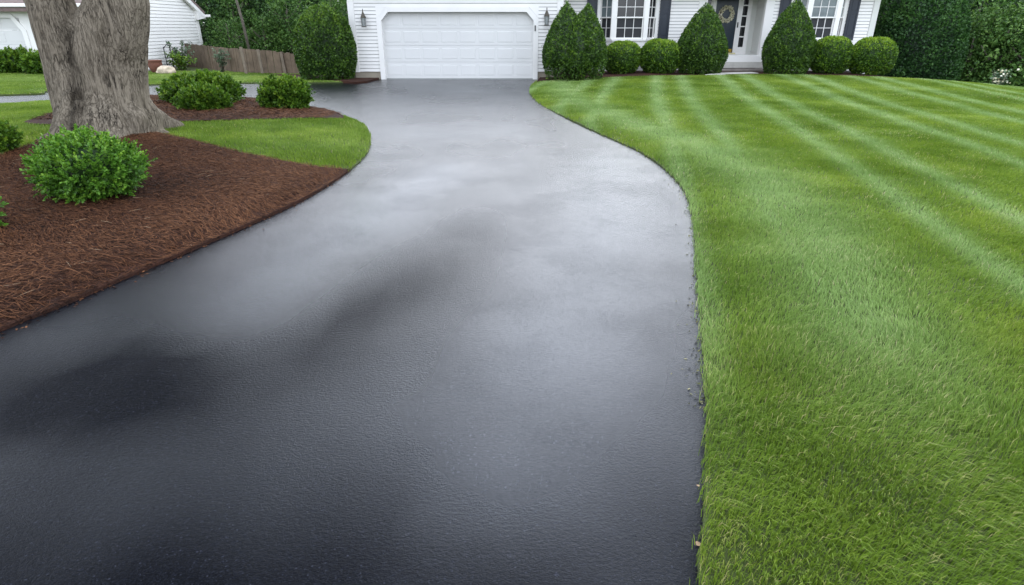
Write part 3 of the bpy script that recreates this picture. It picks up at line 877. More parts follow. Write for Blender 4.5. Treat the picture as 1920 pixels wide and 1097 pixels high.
def bay_window(cx, hw, run, upper_mats):
    dep = .5
    y1 = WY - dep
    SILL, TOP = 1.28, 2.78
    mid = 2.03
    m = MB()
    A, B, C, D = (cx - hw - run, WY), (cx - hw, y1), (cx + hw, y1), (cx + hw + run, WY)
    # apron below, sill, head, roof of the bay
    def poly_prism(pts, z0, z1):
        n = len(pts)
        m.add([(x, y, z0) for x, y in pts] + [(x, y, z1) for x, y in pts], [tuple(range(n - 1, -1, -1)), tuple(range(n, 2*n))] + [(i, (i+1) % n, (i+1) % n + n, i + n) for i in range(n)])
    poly_prism([A, B, C, D, (D[0], WY + .1), (A[0], WY + .1)], .10, SILL - .06)
    off = .05
    poly_prism([(A[0] - off, WY), (B[0] - off * .5, y1 - off), (C[0] + off * .5, y1 - off), (D[0] + off, WY), (D[0], WY + .1), (A[0], WY + .1)], SILL - .06, SILL)
    poly_prism([(A[0] - off, WY), (B[0] - off * .5, y1 - off), (C[0] + off * .5, y1 - off), (D[0] + off, WY), (D[0], WY + .1), (A[0], WY + .1)], TOP, TOP + .2)
    # posts at the four corners
    for (x, y, w) in ((B[0], y1, .17), (C[0], y1, .17)):
        m.box(x - w / 2, x + w / 2, y - .025, y + .12, SILL, TOP)
    m.box(A[0] - .06, A[0] + .05, WY - .06, WY + .05, .1, TOP); m.box(D[0] - .05, D[0] + .06, WY - .06, WY + .05, .1, TOP)
    bay = m.build('bay_window', M['white'], None)
    bay.parent = house; bay.matrix_parent_inverse = Matrix.Translation((0, -GAR_Y, 0))
    mb2 = MB(); mb2.box(A[0] + .1, D[0] - .1, WY + .19, WY + .2, SILL, TOP)
    back = mb2.mesh('room_back'); link('room_back', back, M['screen'], bay)
    # centre window
    w0, w1 = cx - hw + .085, cx + hw - .085
    up, lo = upper_mats
    sash(w0, w1, mid - .02, TOP - .01, 3, 2, pane_mat=up[1], M4=T(0, y1 + .03), bay=bay)
    sash(w0 + .01, w1 - .01, SILL + .005, mid + .02, 3, 2, pane_mat='screen', M4=T(0, y1 + .062), bay=bay)
    ang = math.atan2(dep, run); ln = math.hypot(dep, run)
    for sgn in (-1, 1):
        if sgn < 0: Mx = T(A[0], A[1], 0, -ang)
        else: Mx = T(C[0], C[1], 0, ang)
        u0, u1 = .07, ln - .08
        if sgn > 0: u0, u1 = .08, ln - .07
        sash(u0, u1, mid - .02, TOP - .01, 2, 2, pane_mat=up[0] if sgn < 0 else up[2], M4=Mx @ T(0, .03), bay=bay)
        sash(u0 + .008, u1 - .008, SILL + .005, mid + .02, 2, 2, pane_mat='screen', M4=Mx @ T(0, .062), bay=bay)
    return bay
bay_window(*BAY[0], (('glass_pale', 'glass', 'glass'), None))
bay_window(*BAY[1], (('glass_pale', 'glass_pale', 'glass_pale'), None))

def shutter(x0, x1, z0=1.23, z1=2.85):
    m = MB()
    y0, y1 = WY - .115, WY - .058
    st = .07
    m.box(x0, x0 + st, y0, y1, z0, z1); m.box(x1 - st, x1, y0, y1, z0, z1)
    for (a, b) in ((z0, z0 + .13), (z0 + .93, z0 + 1.03), (z1 - .1, z1)):
        m.box(x0 + st, x1 - st, y0 + .001, y1, a, b)
    m.box(x0 + st, x1 - st, y0 + .016, y1, z0 + .13, z0 + .93); m.box(x0 + st, x1 - st, y0 + .016, y1, z0 + 1.03, z1 - .1)
    for (a, b) in ((z0 + .17, z0 + .89), (z0 + 1.07, z1 - .14)):
        m.box(x0 + st + .03, x1 - st - .03, y0 + .006, y0 + .017, a, b)
    hp('shutter', m, M['navy'], bevel=.004)
sh = .40
for c, h, s in BAY:
    shutter(c - h - s - .08 - sh, c - h - s - .08); shutter(c + h + s + .08, c + h + s + .08 + sh)

# entrance recess -------------------------------------------------------
RY = 26.45
PZ = .68                       # porch floor
mb = MB()
for sgn, x in ((-1, RX0), (1, RX1)):
    mb = MB(); mb.box(x - .16, x + .16, WY - .062, WY + .14, .2, 2.9)
    hp('pilaster', mb, M['white'], bevel=.008)
mb = MB()
mb.box(RX0 - .17, RX0 - .01, WY + .14, RY + .1, .3, 2.9); mb.box(RX1 + .01, RX1 + .17, WY + .14, RY + .1, .3, 2.9)
mb.box(RX0 - .17, RX1 + .17, RY + .06, RY + .2, .3, 2.9)
mb.box(RX0 - .17, RX1 + .17, WY - .05, RY + .2, 2.9, 2.98)
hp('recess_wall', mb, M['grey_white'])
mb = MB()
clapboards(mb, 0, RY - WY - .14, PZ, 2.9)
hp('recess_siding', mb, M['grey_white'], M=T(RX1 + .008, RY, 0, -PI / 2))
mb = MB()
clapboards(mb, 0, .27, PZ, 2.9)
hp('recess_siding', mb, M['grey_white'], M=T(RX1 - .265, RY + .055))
mb = MB(); mb.box(RX0 - .02, RX1 + .02, WY - .09, RY + .06, .44, PZ)
hp('porch_floor', mb, M['white'], bevel=.01)
mb = MB(); mb.box(RX0 - .05, RX1 + .05, WY - .13, WY + .3, .22, .437)
hp('porch_riser', mb, M['pale_concrete'], bevel=.01)
mb = MB(); mb.box(RX0 - .1, RX1 + .1, WY - .62, WY + .25, -.1, .20)
hp('stone_step', mb, M['stone_step'], bevel=.015)
# door unit
xd0, xd1 = 8.16, 9.05
mb = MB()
for a, b in ((xd0 - .27 - .34, xd0 - .27 - .27), (xd0 - .13, xd0), (xd1, xd1 + .12), (xd1 + .12 + .34, xd1 + .54)):
    mb.box(a, b, RY - .06, RY + .06, PZ, 2.85)
mb.box(xd1 + .12, xd1 + .46, RY - .03, RY + .06, PZ, PZ + .27); mb.box(xd0 - .54, xd0 - .13, RY - .03, RY + .06, PZ, PZ + .27)
mb.box(xd1 + .12, xd1 + .20, RY - .03, RY + .06, PZ + .27, 2.85); mb.box(xd1 + .40, xd1 + .46, RY - .03, RY + .06, PZ + .27, 2.85)
mb.box(xd0 - .54, xd0 - .42, RY - .03, RY + .06, PZ + .27, 2.85); mb.box(xd0 - .2, xd0 - .13, RY - .03, RY + .06, PZ + .27, 2.85)
for k in range(1, 6):
    z = PZ + .27 + k * .385
    mb.box(xd1 + .20, xd1 + .40, RY - .025, RY + .05, z - .02, z + .02); mb.box(xd0 - .42, xd0 - .2, RY - .025, RY + .05, z - .02, z + .02)
dfr = hp('door_frame', mb, M['white'])
for a, b in ((xd1 + .20, xd1 + .40), (xd0 - .42, xd0 - .2)):
    g = MB(); g.box(a, b, RY + .005, RY + .015, PZ + .27, 2.85)
    g.build('sidelight', M['glass'], dfr)
mb = MB()
mb.box(xd0, xd1, RY - .02, RY + .03, PZ + .06, 2.85)
for (a, b) in ((PZ + .28, PZ + .85), (PZ + .98, PZ + 2.0)):
    for (u, v) in ((xd0 + .1, xd0 + .41), (xd1 - .41, xd1 - .1)):
        mb.box(u, v, RY - .028, RY - .019, a, b)
door = hp('front_door', mb, M['door_navy'], bevel=.005)
k = MB(); k.box(xd0 + .04, xd1 - .04, RY - .035, RY - .029, PZ + .075, PZ + .2); k.build('kick_plate', M['brass'], door)
k = MB(); k.box(xd0 - .02, xd1 + .08, RY - .2, RY - .061, PZ + .002, PZ + .055)
k.build('threshold', simple('threshold_wood', (.62, .56, .33), .5), door)
k = MB(); k.box(xd1 + .04, xd1 + .075, RY - .075, RY - .062, PZ + 1.0, PZ + 1.2)
k.tube([(xd1 + .055, RY - .075, PZ + 1.16), (xd1 + .055, RY - .12, PZ + 1.14), (xd1 + .055, RY - .12, PZ + 1.02), (xd1 + .055, RY - .075, PZ + 1.0)], [.012] * 4, 6)
k.build('door_handle', M['iron'], door)

# wreath hanging on the door
wr = empty('wreath', (8.60, RY - .07, 2.17), 'round pale dried flower wreath hanging on the dark front door', 'wreath')
pts, nrm = [], []
V, F, rn = [], [], []
for i in range(620):
    a = random.uniform(0, 2 * PI); b = random.uniform(0, 2 * PI); r2 = .062 * math.sqrt(random.uniform(.3, 1))
    c = Vector((math.cos(a) * (.245 + r2 * math.cos(b)), r2 * math.sin(b) * .8, math.sin(a) * (.245 + r2 * math.cos(b))))
    ax = Vector((random.gauss(0, 1), random.gauss(-.4, .7), random.gauss(0, 1))).normalized()
    bx = ax.cross(Vector((0, -1, .01))).normalized()
    L = random.uniform(.035, .07); w = L * .42
    n0 = len(V)
    V += [c, c + ax*L*.5 + bx*w, c + ax*L, c + ax*L*.5 - bx*w]
    F.append((n0, n0+1, n0+2, n0+3)); rn += [random.random()] * 4
link('flowers', np_mesh('flowers', V, F, {'rnd': rn}), M['cream'], wr)
k = MB()
ring = [(math.cos(t) * .245, 0, math.sin(t) * .245) for t in np.linspace(0, 2 * PI, 25)]
k.tube(ring, [.03] * 25, 6, caps=False)
k.build('vine_ring', M['twig'], wr)

# wall lanterns ---------------------------------------------------------
def lantern():
    r = empty('wall_lantern', (0, 0, 0), None, 'lantern', 'lanterns beside the garage door')
    m = MB()                                    # roof and finial
    m.lathe([(.105, .14), (.085, .17), (.045, .27), (.02, .32), (.012, .36), (.02, .375), (.012, .39), (.002, .43)], n=8)
    m.build('cap', M['bronze'], r)
    m = MB()
    for k in range(4):
        t = PI / 4 + k * PI / 2
        m.tube([(.075 * math.cos(t), .075 * math.sin(t), -.12), (.098 * math.cos(t), .098 * math.sin(t), .14)], [.007, .007], 5)
    m.lathe([(.085, -.145), (.09, -.13), (.08, -.12)], n=8)
    m.box(-.05, .05, .135, .15, -.05, .2)
    m.tube([(0, .14, .1), (0, .12, .16), (0, .06, .18)], [.012] * 3, 6)
    m.build('cage', M['bronze'], r)
    m = MB()
    m.lathe([(.066, -.118), (.088, .138)], n=4); m.build('glass', M['lampglass'], r)
    return r
l0 = lantern()
la = [(682, 36, 'aged lantern left of the garage door beside the egg shaped bush'), (1025, 33, 'aged lantern right of the garage door beside the twin topped bush')]
for i, (px, py, lab) in enumerate(la):
    x, z = at_y(px, py, GAR_Y - .15)
    if i == 0: r = l0
    else:
        r = l0.copy(); S.collection.objects.link(r)
        for ch in l0.children:
            c = ch.copy(); S.collection.objects.link(c); c.parent = r
    r.location = (x, GAR_Y - .21, z - .1); r['label'] = lab
m = MB(); kx, kz = at_y(1003.5, 53, GAR_Y - .06)
m.box(kx - .02, kx + .02, GAR_Y - .11, GAR_Y - .087, kz - .09, kz + .09)
m.box(kx - .012, kx + .012, GAR_Y - .12, GAR_Y - .109, kz - .05, kz + .04)
tag(m.build('keypad', M['iron'], None, bevel=.004), 'small dark keypad on the right garage door trim', 'keypad')

# ------------------------------------------------------------------ neighbouring house
NX, NY0, NY1 = -14.85, 25.6, 30.9
nh = empty('house', (NX, NY0, 0), 'white neighbouring house with brown roof standing behind the thick tree trunk', 'house')
def np_(name, mb, mat, **k):
    o = mb.build(name, mat, None, **k); o.parent = nh; o.matrix_parent_inverse = Matrix.Translation((-NX, -NY0, 0)); return o
EZ = 2.42; RIDGE = EZ + 1.35; ym = (NY0 + NY1) / 2
ntop = lambda u: RIDGE - abs(u - (NY1 - NY0) / 2) * (RIDGE - EZ) / ((NY1 - NY0) / 2)
mb = MB(); clapboards(mb, .15, NY1 - NY0 - .2, .12, RIDGE, e=.13, lap=.055, top=ntop)
np_('side_siding', mb, M['white'], M=T(NX, NY0, 0, PI / 2))
mb = MB()
mb.add([(NX - .006, NY0, -.2), (NX - .006, NY1, -.2), (NX - .006, NY1, EZ), (NX - .006, ym, RIDGE), (NX - .006, NY0, EZ), (NX - .2, NY0, -.2), (NX - .2, NY1, -.2), (NX - .2, NY1, EZ), (NX - .2, ym, RIDGE), (NX - .2, NY0, EZ)],
       [(0, 1, 2, 3, 4), (9, 8, 7, 6, 5), (1, 6, 7, 2), (0, 4, 9, 5), (4, 3, 8, 9), (3, 2, 7, 8)])
gx0, gx1 = -25.2, -19.25
mb.box(-30, gx0, NY0, NY0 + .2, -.2, EZ); mb.box(gx1, NX - .2, NY0, NY0 + .2, -.2, EZ); mb.box(gx0, gx1, NY0, NY0 + .2, 2.03, EZ)
np_('wall', mb, M['white'])
mb = MB(); mb.box(NX - .02, NX + .07, NY1 - .2, NY1 + .02, .05, EZ + .05)
np_('corner_trim', mb, M['white'], bevel=.005)
mb = MB(); mb.box(NX - .02, NX + .07, NY0 - .02, NY0 + .15, .05, EZ + .05)
np_('corner_trim', mb, M['white'], bevel=.005)
mb = MB()
z1 = 2.03; t = .17
mb.prism([(gx0 - t, 0), (gx0, 0), (gx0, z1 - .3), (gx0 + .3, z1), (gx1 - .3, z1), (gx1, z1 - .5), (gx1, 0), (gx1 + t, 0), (gx1 + t, z1 - .44), (gx1 - .24, z1 + t), (gx0 + .24, z1 + t), (gx0 - t, z1 - .24)], NY0 - .04, NY0 + .04)
np_('garage_door_trim', mb, M['white'])
mb = MB()
for r in range(4):
    z0 = .03 + r * .52
    mb.box(gx0, gx1, NY0 + .08, NY0 + .13, z0, z0 + .515)
    for c in range(8):
        pw = (gx1 - gx0) / 8
        mb.box(gx0 + c * pw + .07, gx0 + (c + 1) * pw - .07, NY0 + .068, NY0 + .081, z0 + .1, z0 + .42)
np_('garage_door', mb, M['door_white'])
mb = MB()
mb.box(-30.2, NX + .18, NY0 - .42, NY0 - .006, EZ - .05, EZ - .02)
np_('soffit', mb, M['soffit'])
mb = MB(); mb.box(-30.2, NX + .2, NY0 - .50, NY0 - .40, EZ - .02, EZ + .10)
np_('gutter', mb, M['white'], bevel=.02)
# roof slabs
sl = (RIDGE - EZ) / (ym - NY0)
mb = MB()
for y_e, s in ((NY0 - .45, 1), (NY1 + .45, -1)):
    ze = RIDGE - sl * abs(ym - y_e) + .05
    a, b = NX + .22, -30.2
    mb.add([(b, y_e, ze), (a, y_e, ze), (a, ym, RIDGE + .05), (b, ym, RIDGE + .05), (b, y_e, ze + .13), (a, y_e, ze + .13), (a, ym, RIDGE + .18), (b, ym, RIDGE + .18)],
           [(0, 1, 2, 3), (4, 5, 6, 7), (0, 1, 5, 4), (1, 2, 6, 5), (0, 3, 7, 4)])
np_('roof', mb, M['roof'])
# rake boards and the boxed eave return at the back corner
mb = MB()
def rake(y0, z0, y1, z1, x0, x1, w):
    mb.add([(x0, y0, z0), (x1, y0, z0), (x1, y1, z1), (x0, y1, z1), (x0, y0, z0 - w), (x1, y0, z0 - w), (x1, y1, z1 - w), (x0, y1, z1 - w)],
           [(0, 1, 2, 3), (7, 6, 5, 4), (0, 4, 5, 1), (1, 5, 6, 2), (2, 6, 7, 3), (3, 7, 4, 0)])
rake(NY1 + .45, RIDGE - sl * (NY1 + .45 - ym) + .045, ym, RIDGE + .045, NX + .08, NX + .215, .2)
np_('rake_board', mb, M['white'])
mb = MB()
rake(NY0 - .45, RIDGE - sl * (ym - NY0 + .45) + .045, ym, RIDGE + .045, NX + .082, NX + .214, .2)
np_('rake_board', mb, M['white'])
mb = MB()
ze = RIDGE - sl * (NY1 + .45 - ym)
mb.add([(NX - .3, NY1 - .25, ze - .18), (NX + .21, NY1 - .25, ze - .18), (NX + .21, NY1 + .46, ze - .1), (NX - .3, NY1 + .46, ze - .1), (NX - .3, NY1 - .25, ze + .3), (NX + .205, NY1 - .25, ze + .22), (NX + .205, NY1 + .46, ze - .0), (NX - .3, NY1 + .46, ze)],
       [(3, 2, 1, 0), (4, 5, 6, 7), (0, 1, 5, 4), (1, 2, 6, 5), (2, 3, 7, 6), (3, 0, 4, 7)])
np_('eave_return', mb, M['white'])
mb = MB(); mb.box(NX + .03, NX + .42, NY1 + .46, NY1 + .58, ze - .06, ze + .05)
np_('rear_gutter', mb, M['white'], bevel=.02)

# items at the foot of the neighbour's side wall
pot = MB()
pot.lathe([(.12, 0), (.17, .05), (.24, .2), (.27, .34), (.25, .42), (.28, .44), (.28, .48), (.23, .48), (.22, .43), (.0, .41)], n=18)
o = pot.build('planter_pot', M['terracotta'], None, smooth=True); o.location = (*at_z(294, 136, .05), .035)
tag(o, 'brown terracotta pot beside the pale boulder at the white house', 'pot')
bo = bmesh.new(); bmesh.ops.create_icosphere(bo, subdivisions=4, radius=1)
for v in bo.verts:
    d = v.co.normalized(); v.co = d * (1 + .22 * noise.noise(d * 1.6 + Vector((3, 1, 2))) + .07 * noise.noise(d * 5))
    v.co.x *= .32; v.co.y *= .22; v.co.z = max(v.co.z, -.55) * .22
me = bpy.data.meshes.new('boulder'); bo.to_mesh(me); bo.free()
me.polygons.foreach_set('use_smooth', np.ones(len(me.polygons), bool))
o = link('boulder', me, M['boulder']); o.location = (*at_z(313, 135, .1), .13)
tag(o, 'pale tan boulder by the side wall of the white neighbouring house', 'boulder')
o2 = o.copy(); S.collection.objects.link(o2); o2.location = (*at_z(301, 137, .06), .08); o2.scale = (.45, .6, .5); o2.rotation_euler = (0, 0, 1)
tag(o2, 'small pale rock in front of the brown terracotta pot', 'boulder')
rl = MB(); rx, ry = at_z(315, 131, .05)
ry = max(ry, 26.8); rx = -14.5
rl.tube([(rx, ry, 0), (rx, ry, .95)], [.022, .022], 6); rl.tube([(rx, ry + .5, 0), (rx, ry + .5, 1.0)], [.018, .018], 6)
rl.tube([(rx, ry, .9), (rx, ry + .25, 1.02), (rx, ry + .6, .98)], [.018] * 3, 6); rl.tube([(rx, ry, .5), (rx, ry + 1.2, .5)], [.012] * 2, 6); rl.tube([(rx, ry, .25), (rx, ry + 1.2, .25)], [.012] * 2, 6)
tag(rl.build('iron_railing', M['iron'], None, smooth=True), 'short black iron railing beside the white side wall and the pot', 'railing')

# ------------------------------------------------------------------ fence
fp = [(340, 29.6, 1.02), (366, 28.6, 1.00), (432, 25.6, .93), (468, 24.9, .93), (520, 24.6, .84), (566, 24.4, .76), (640, 24.5, .76)]
line = []
for px, y, h in fp:
    x = (px - 960) / FPX * (y * math.cos(PITCH) + (CAM_Z - .5) * math.sin(PITCH)); line.append((x, y, h))
fe_ = empty('board_fence', (line[2][0], line[2][1], 0), 'weathered brown board fence between the white neighbouring house and egg shaped bush', 'fence')
bd = MB()
rr = random.Random(3)
for (xa, ya, ha), (xb, yb, hb) in zip(line[:-1], line[1:]):
    L = math.hypot(xb - xa, yb - ya); n = max(1, int(L / .145))
    dx, dy = (xb - xa) / L, (yb - ya) / L
    for i in range(n):
        s = (i + .5) / n; cx, cy = xa + (xb - xa) * s, ya + (yb - ya) * s
        h = ha + (hb - ha) * s + rr.uniform(-.022, .022); w = .071; off = rr.uniform(-.012, .012); ln = rr.gauss(0, .008)
        nx_, ny_ = -dy, dx
        P = []
        for sz in (-.05, h):
            for su, sn in ((-w, -.01), (w, -.01), (w, .01), (-w, .01)):
                zz = sz + (0 if sz < 0 else 0)
                P.append((cx + dx * (su + ln * max(sz, 0)) + nx_ * (sn + off), cy + dy * (su + ln * max(sz, 0)) + ny_ * (sn + off), zz))
        bd.add(P, [(0,3,2,1),(4,5,6,7),(0,1,5,4),(1,2,6,5),(2,3,7,6),(3,0,4,7)])
link('boards', bd.mesh('boards'), M['fence'], fe_).matrix_parent_inverse = Matrix.Translation((-line[2][0], -line[2][1], 0))
for px, dh, tilt in ((458, .08, .06), (489, .03, .06), (532, .02, .08)):
    y = 24.45; x = (px - 960) / FPX * (y * math.cos(PITCH) + 1.2 * math.sin(PITCH))
    h = float(np.interp(px, [f[0] for f in fp], [f[2] for f in fp])) + dh
    k = MB(); k.add([(x - .05 - tilt * h, y, h), (x + .05 - tilt * h, y, h), (x + .05 - tilt * h, y + .06, h), (x - .05 - tilt * h, y + .06, h), (x - .05, y, -.1), (x + .05, y, -.1), (x + .05, y + .06, -.1), (x - .05, y + .06, -.1)],
                    [(0,1,2,3),(7,6,5,4),(4,5,1,0),(5,6,2,1),(6,7,3,2),(7,4,0,3)])
    link('post', k.mesh('post'), M['fence_light'], fe_).matrix_parent_inverse = Matrix.Translation((-line[2][0], -line[2][1], 0))

# ------------------------------------------------------------------ the old tree
ot = empty('tree', (-6.0, 9.05, .2), 'thick old forked grey tree trunk rising from the mulch bed', 'tree')
TY = 9.1
k = MB()
def trunk_tube(pts):                       # x, y, z, r
    P = [Vector(p[:3]) for p in pts]; r = [p[3] for p in pts]
    k.tube(P, r, 28)
trunk_tube([(-6.22, TY, -.25, .56), (-6.21, TY, .2, .49), (-6.21, TY, .63, .435), (-6.25, TY, 1.0, .39), (-6.275, TY, 1.36, .355), (-6.31, TY + .0, 1.7, .325), (-6.35, TY + .03, 2.05, .295), (-6.62, TY + .15, 2.8, .28), (-7.0, TY + .4, 3.8, .24), (-7.4, TY + .8, 5.2, .17), (-7.7, TY + 1, 6.6, .09)])
trunk_tube([(-5.80, TY, -.25, .66), (-5.82, TY, .2, .56), (-5.84, TY, .63, .48), (-5.79, TY, 1.0, .455), (-5.71, TY, 1.36, .455), (-5.56, TY - .02, 1.7, .445), (-5.38, TY - .03, 2.05, .38), (-5.28, TY - .1, 2.8, .33), (-5.1, TY - .1, 3.8, .29), (-4.9, TY + .3, 5.2, .2), (-4.8, TY + .5, 6.8, .1)])
trunk_tube([(-6.0, TY - .05, -.3, .72), (-6.0, TY - .04, .3, .62), (-6.0, TY + .06, .8, .46), (-6.02, TY + .15, 1.25, .30), (-6.05, TY + .2, 1.6, .18)])
for ang, r1, hgt, w in ((-58, .86, .5, .16), (-95, .84, .4, .2), (-24, .68, .5, .14), (-140, .88, .45, .17), (175, .80, .5, .16), (120, 1.0, .5, .18), (60, 1.0, .5, .18), (12, .66, .5, .14), (-78, .8, .5, .14), (-120, .85, .5, .15)):
    a = R(ang); ca, sa = math.cos(a), math.sin(a)
    c0 = (-5.93, TY)
    trunk_tube([(c0[0] + ca * .42, c0[1] + sa * .42, hgt + .35, w * .55), (c0[0] + ca * .58, c0[1] + sa * .56, hgt, w * .85), (c0[0] + ca * r1 * .78, c0[1] + sa * r1 * .76, hgt * .5, w), (c0[0] + ca * r1, c0[1] + sa * r1, .16, w * .75), (c0[0] + ca * (r1 + .18), c0[1] + sa * (r1 + .18), .0, w * .5)])
for (x, y, z, x2, y2, z2) in ((-6.8, TY+.3, 3.4, -8.6, TY-1.2, 5.6), (-5.15, TY-.1, 3.5, -3.4, TY-1.3, 5.9), (-5.0, TY+.1, 4.6, -4.2, TY+2, 6.8), (-7.2, TY+.6, 4.6, -8.2, TY+2.2, 6.6)):
    trunk_tube([(x, y, z, .15), ((x+x2)/2, (y+y2)/2, (z+z2)/2 + .2, .11), (x2, y2, z2, .05)])
me = k.mesh('trunk_raw')
tmp = bpy.data.objects.new('trunk_raw', me); S.collection.objects.link(tmp)
md = tmp.modifiers.new('r', 'REMESH'); md.mode = 'VOXEL'; md.voxel_size = .022
sm = tmp.modifiers.new('s', 'SMOOTH'); sm.iterations = 5; sm.factor = .5
dg = bpy.context.evaluated_depsgraph_get()
me2 = bpy.data.meshes.new_from_object(tmp.evaluated_get(dg)); me2.name = 'trunk'
bpy.data.objects.remove(tmp)
me2.materials.clear()
nv = len(me2.vertices)
co = np.empty(nv * 3, np.float32); no = np.empty(nv * 3, np.float32)
me2.vertices.foreach_get('co', co); me2.vertex_normals.foreach_get('vector', no)
co = co.reshape(-1, 3); no = no.reshape(-1, 3)
disp = np.zeros(nv, np.float32); stain = np.zeros(nv, np.float32)
for i in range(nv):
    x, y, z = co[i]
    a = math.atan2(y - TY, x + 6.0)
    flare = max(0, 1 - z / .9)
    f1 = noise.noise((x * 7, y * 7, z * .75)); f2 = noise.noise((x * 16 + 5, y * 16, z * 1.4)); f3 = noise.noise((x * 2.2, y * 2.2, z * 1.1 + 4))
    crack = max(0.0, 1 - abs(f2) * 6) * (.5 + .5 * noise.noise((x * 3, y * 3, z * .8 + 9)))
    disp[i] = .016 * f1 + .010 * f2 - .016 * crack + .03 * f3 + flare * .012 * noise.noise((x * 22, y * 22, z * 5))
    stain[i] = max(0, 1 - abs(x + 6.02 - .04 * noise.noise((0, 0, z * 5))) / (.14 + .1 * noise.noise((x * 6, y * 6, z * 3)) + (.06 if z < 1.2 else 0))) * (1 if .45 < z < 1.45 else max(0, 1 - abs(z - (1.45 if z > 1 else .45)) * 3)) * (.35 + .9 * max(0, noise.noise((x * 8, y * 8, z * 4 + 3)) + .4)) if y < TY else 0
co += no * disp[:, None]
me2.vertices.foreach_set('co', co.ravel())
at = me2.attributes.new('stain', 'FLOAT', 'POINT'); at.data.foreach_set('value', np.clip(stain * 1.3, 0, .95))
me2.polygons.foreach_set('use_smooth', np.ones(len(me2.polygons), bool)); me2.update()
o = link('trunk', me2, M['bark'], ot); o.matrix_parent_inverse = Matrix.Translation((6.0, -9.05, -.2))

# ------------------------------------------------------------------ leaves
def leaf_arrays(P, A, Nn, L, Wd, six=False):
    """P base, A axis (unit), Nn rough normal; returns V,F"""
    B = np.cross(A, Nn); B /= np.linalg.norm(B, axis=1)[:, None] + 1e-9
    C = np.cross(B, A)
    L = L[:, None]; w = Wd[:, None]; n = len(P)
    if six:
        V = np.stack([P, P + A*L*.3 + B*w*.5 + C*w*.12, P + A*L*.72 + B*w*.42 + C*w*.1, P + A*L - C*L*.08, P + A*L*.72 - B*w*.42 + C*w*.1, P + A*L*.3 - B*w*.5 + C*w*.12], 1).reshape(-1, 3)
        k = np.arange(n)[:, None] * 6
        F = np.concatenate([k + np.array([[0, 1, 2, 3]]), k + np.array([[0, 3, 4, 5]])], 0)
        return V, F, 6
    V = np.stack([P, P + A*L*.5 + B*w*.5 + C*w*.12, P + A*L - C*L*.06, P + A*L*.5 - B*w*.5 + C*w*.12], 1).reshape(-1, 3)
    k = np.arange(n)[:, None] * 4
    return V, k + np.array([[0, 1, 2, 3]]), 4

def unit(a): return a / (np.linalg.norm(a, axis=1)[:, None] + 1e-9)

PROF = {
    'ball': lambda t: (max(0, 1 - abs(2 * (t * .93 + .07) - 1) ** 2.5)) ** (1 / 2.5),
    'cone': lambda t: (.80 + .20 * math.sin(min(t / .32, 1) * PI / 2)) if t < .32 else max(0, 1 - ((t - .32) / .68) ** 1.55) ** .88,
    'egg': lambda t: (.84 + .16 * math.sin(min(t / .33, 1) * PI / 2)) if t < .33 else max(0, 1 - ((t - .33) / .67) ** 2.3) ** .55,
    'mound': lambda t: (.50 + .50 * math.sin(min(t / .42, 1) * PI / 2)) if t < .42 else max(0, 1 - ((t - .42) / .58) ** 2.0) ** .60,
    'low': lambda t: (.70 + .30 * math.sin(min(t / .35, 1) * PI / 2)) if t < .35 else max(0, 1 - ((t - .35) / .65) ** 2.2) ** .55,
}

def surf_points(n, prof, rx, ry, h, lump=.05, seed=0):
    f = PROF[prof]
    ts = np.linspace(0.0, 1, 201); rs = np.array([f(t) for t in ts])
    dr = np.gradient(rs, ts)
    wgt = rs * np.sqrt((dr * (rx + ry) / 2) ** 2 + h * h) + 1e-6
    cdf = np.cumsum(wgt); cdf /= cdf[-1]
    t = np.interp(RNG.random(n), cdf, ts); r = np.interp(t, ts, rs); d = np.interp(t, ts, dr)
    a = RNG.uniform(0, 2 * PI, n)
    Nn = unit(np.c_[np.cos(a) * h / rx * rx, np.sin(a) * h, -d * (rx + ry) / 2])
    q = np.c_[a * 2.2 + seed, t * 5]
    lm = 1 + lump * 2 * (value_noise(q + 20, 1.0, 60 + seed) - .5) + lump * (value_noise(q + 20, 2.6, 70 + seed) - .5)
    P = np.c_[np.cos(a) * rx * r * lm, np.sin(a) * ry * r * lm, t * h * (1 + (lm - 1) * .6)]
    return P, Nn, t, a

def core_mesh(prof, rx, ry, h, k=.86, nseg=20, nring=14):  # solid core added to block light, coloured darkest green for inner shade
    f = PROF[prof]; V = []; F = []
    for i in range(nring + 1):
        t = i / nring
        for j in range(nseg):
            a = 2 * PI * j / nseg
            s = k * (1 + .05 * math.sin(a * 5 + i)) * max(f(t), .02)
            V.append((math.cos(a) * rx * s, math.sin(a) * ry * s, .06 * h + t * h * .9))
    for i in range(nring):
        for j in range(nseg):
            F.append((i*nseg + j, i*nseg + (j+1) % nseg, (i+1)*nseg + (j+1) % nseg, (i+1)*nseg + j))
    return np.array(V), np.array(F)

def stems(parent, rx, h, n=14, r=.012, spread=.5):
    k = MB()
    for i in range(n):
        a = random.uniform(0, 2 * PI); q = random.uniform(.2, 1) * spread * rx
        k.tube([(math.cos(a) * q * .3, math.sin(a) * q * .3, -.04), (math.cos(a) * q * .7, math.sin(a) * q * .7, h * .18), (math.cos(a) * q * 1.25, math.sin(a) * q * 1.25, h * .45)], [r * 1.3, r, r * .6], 5)
    link('stems', k.mesh('stems', smooth=True), M['twig'], parent)

def foliage_mesh(parts, core=True, six=False):
    Vs, Fs, Rs, b = [], [], [], 0
    for V, F, r in parts:
        Vs.append(V); Fs.append(F + b); Rs.append(r); b += len(V)
    return np_mesh('foliage', np.concatenate(Vs), np.concatenate(Fs), {'rnd': np.concatenate(Rs)})

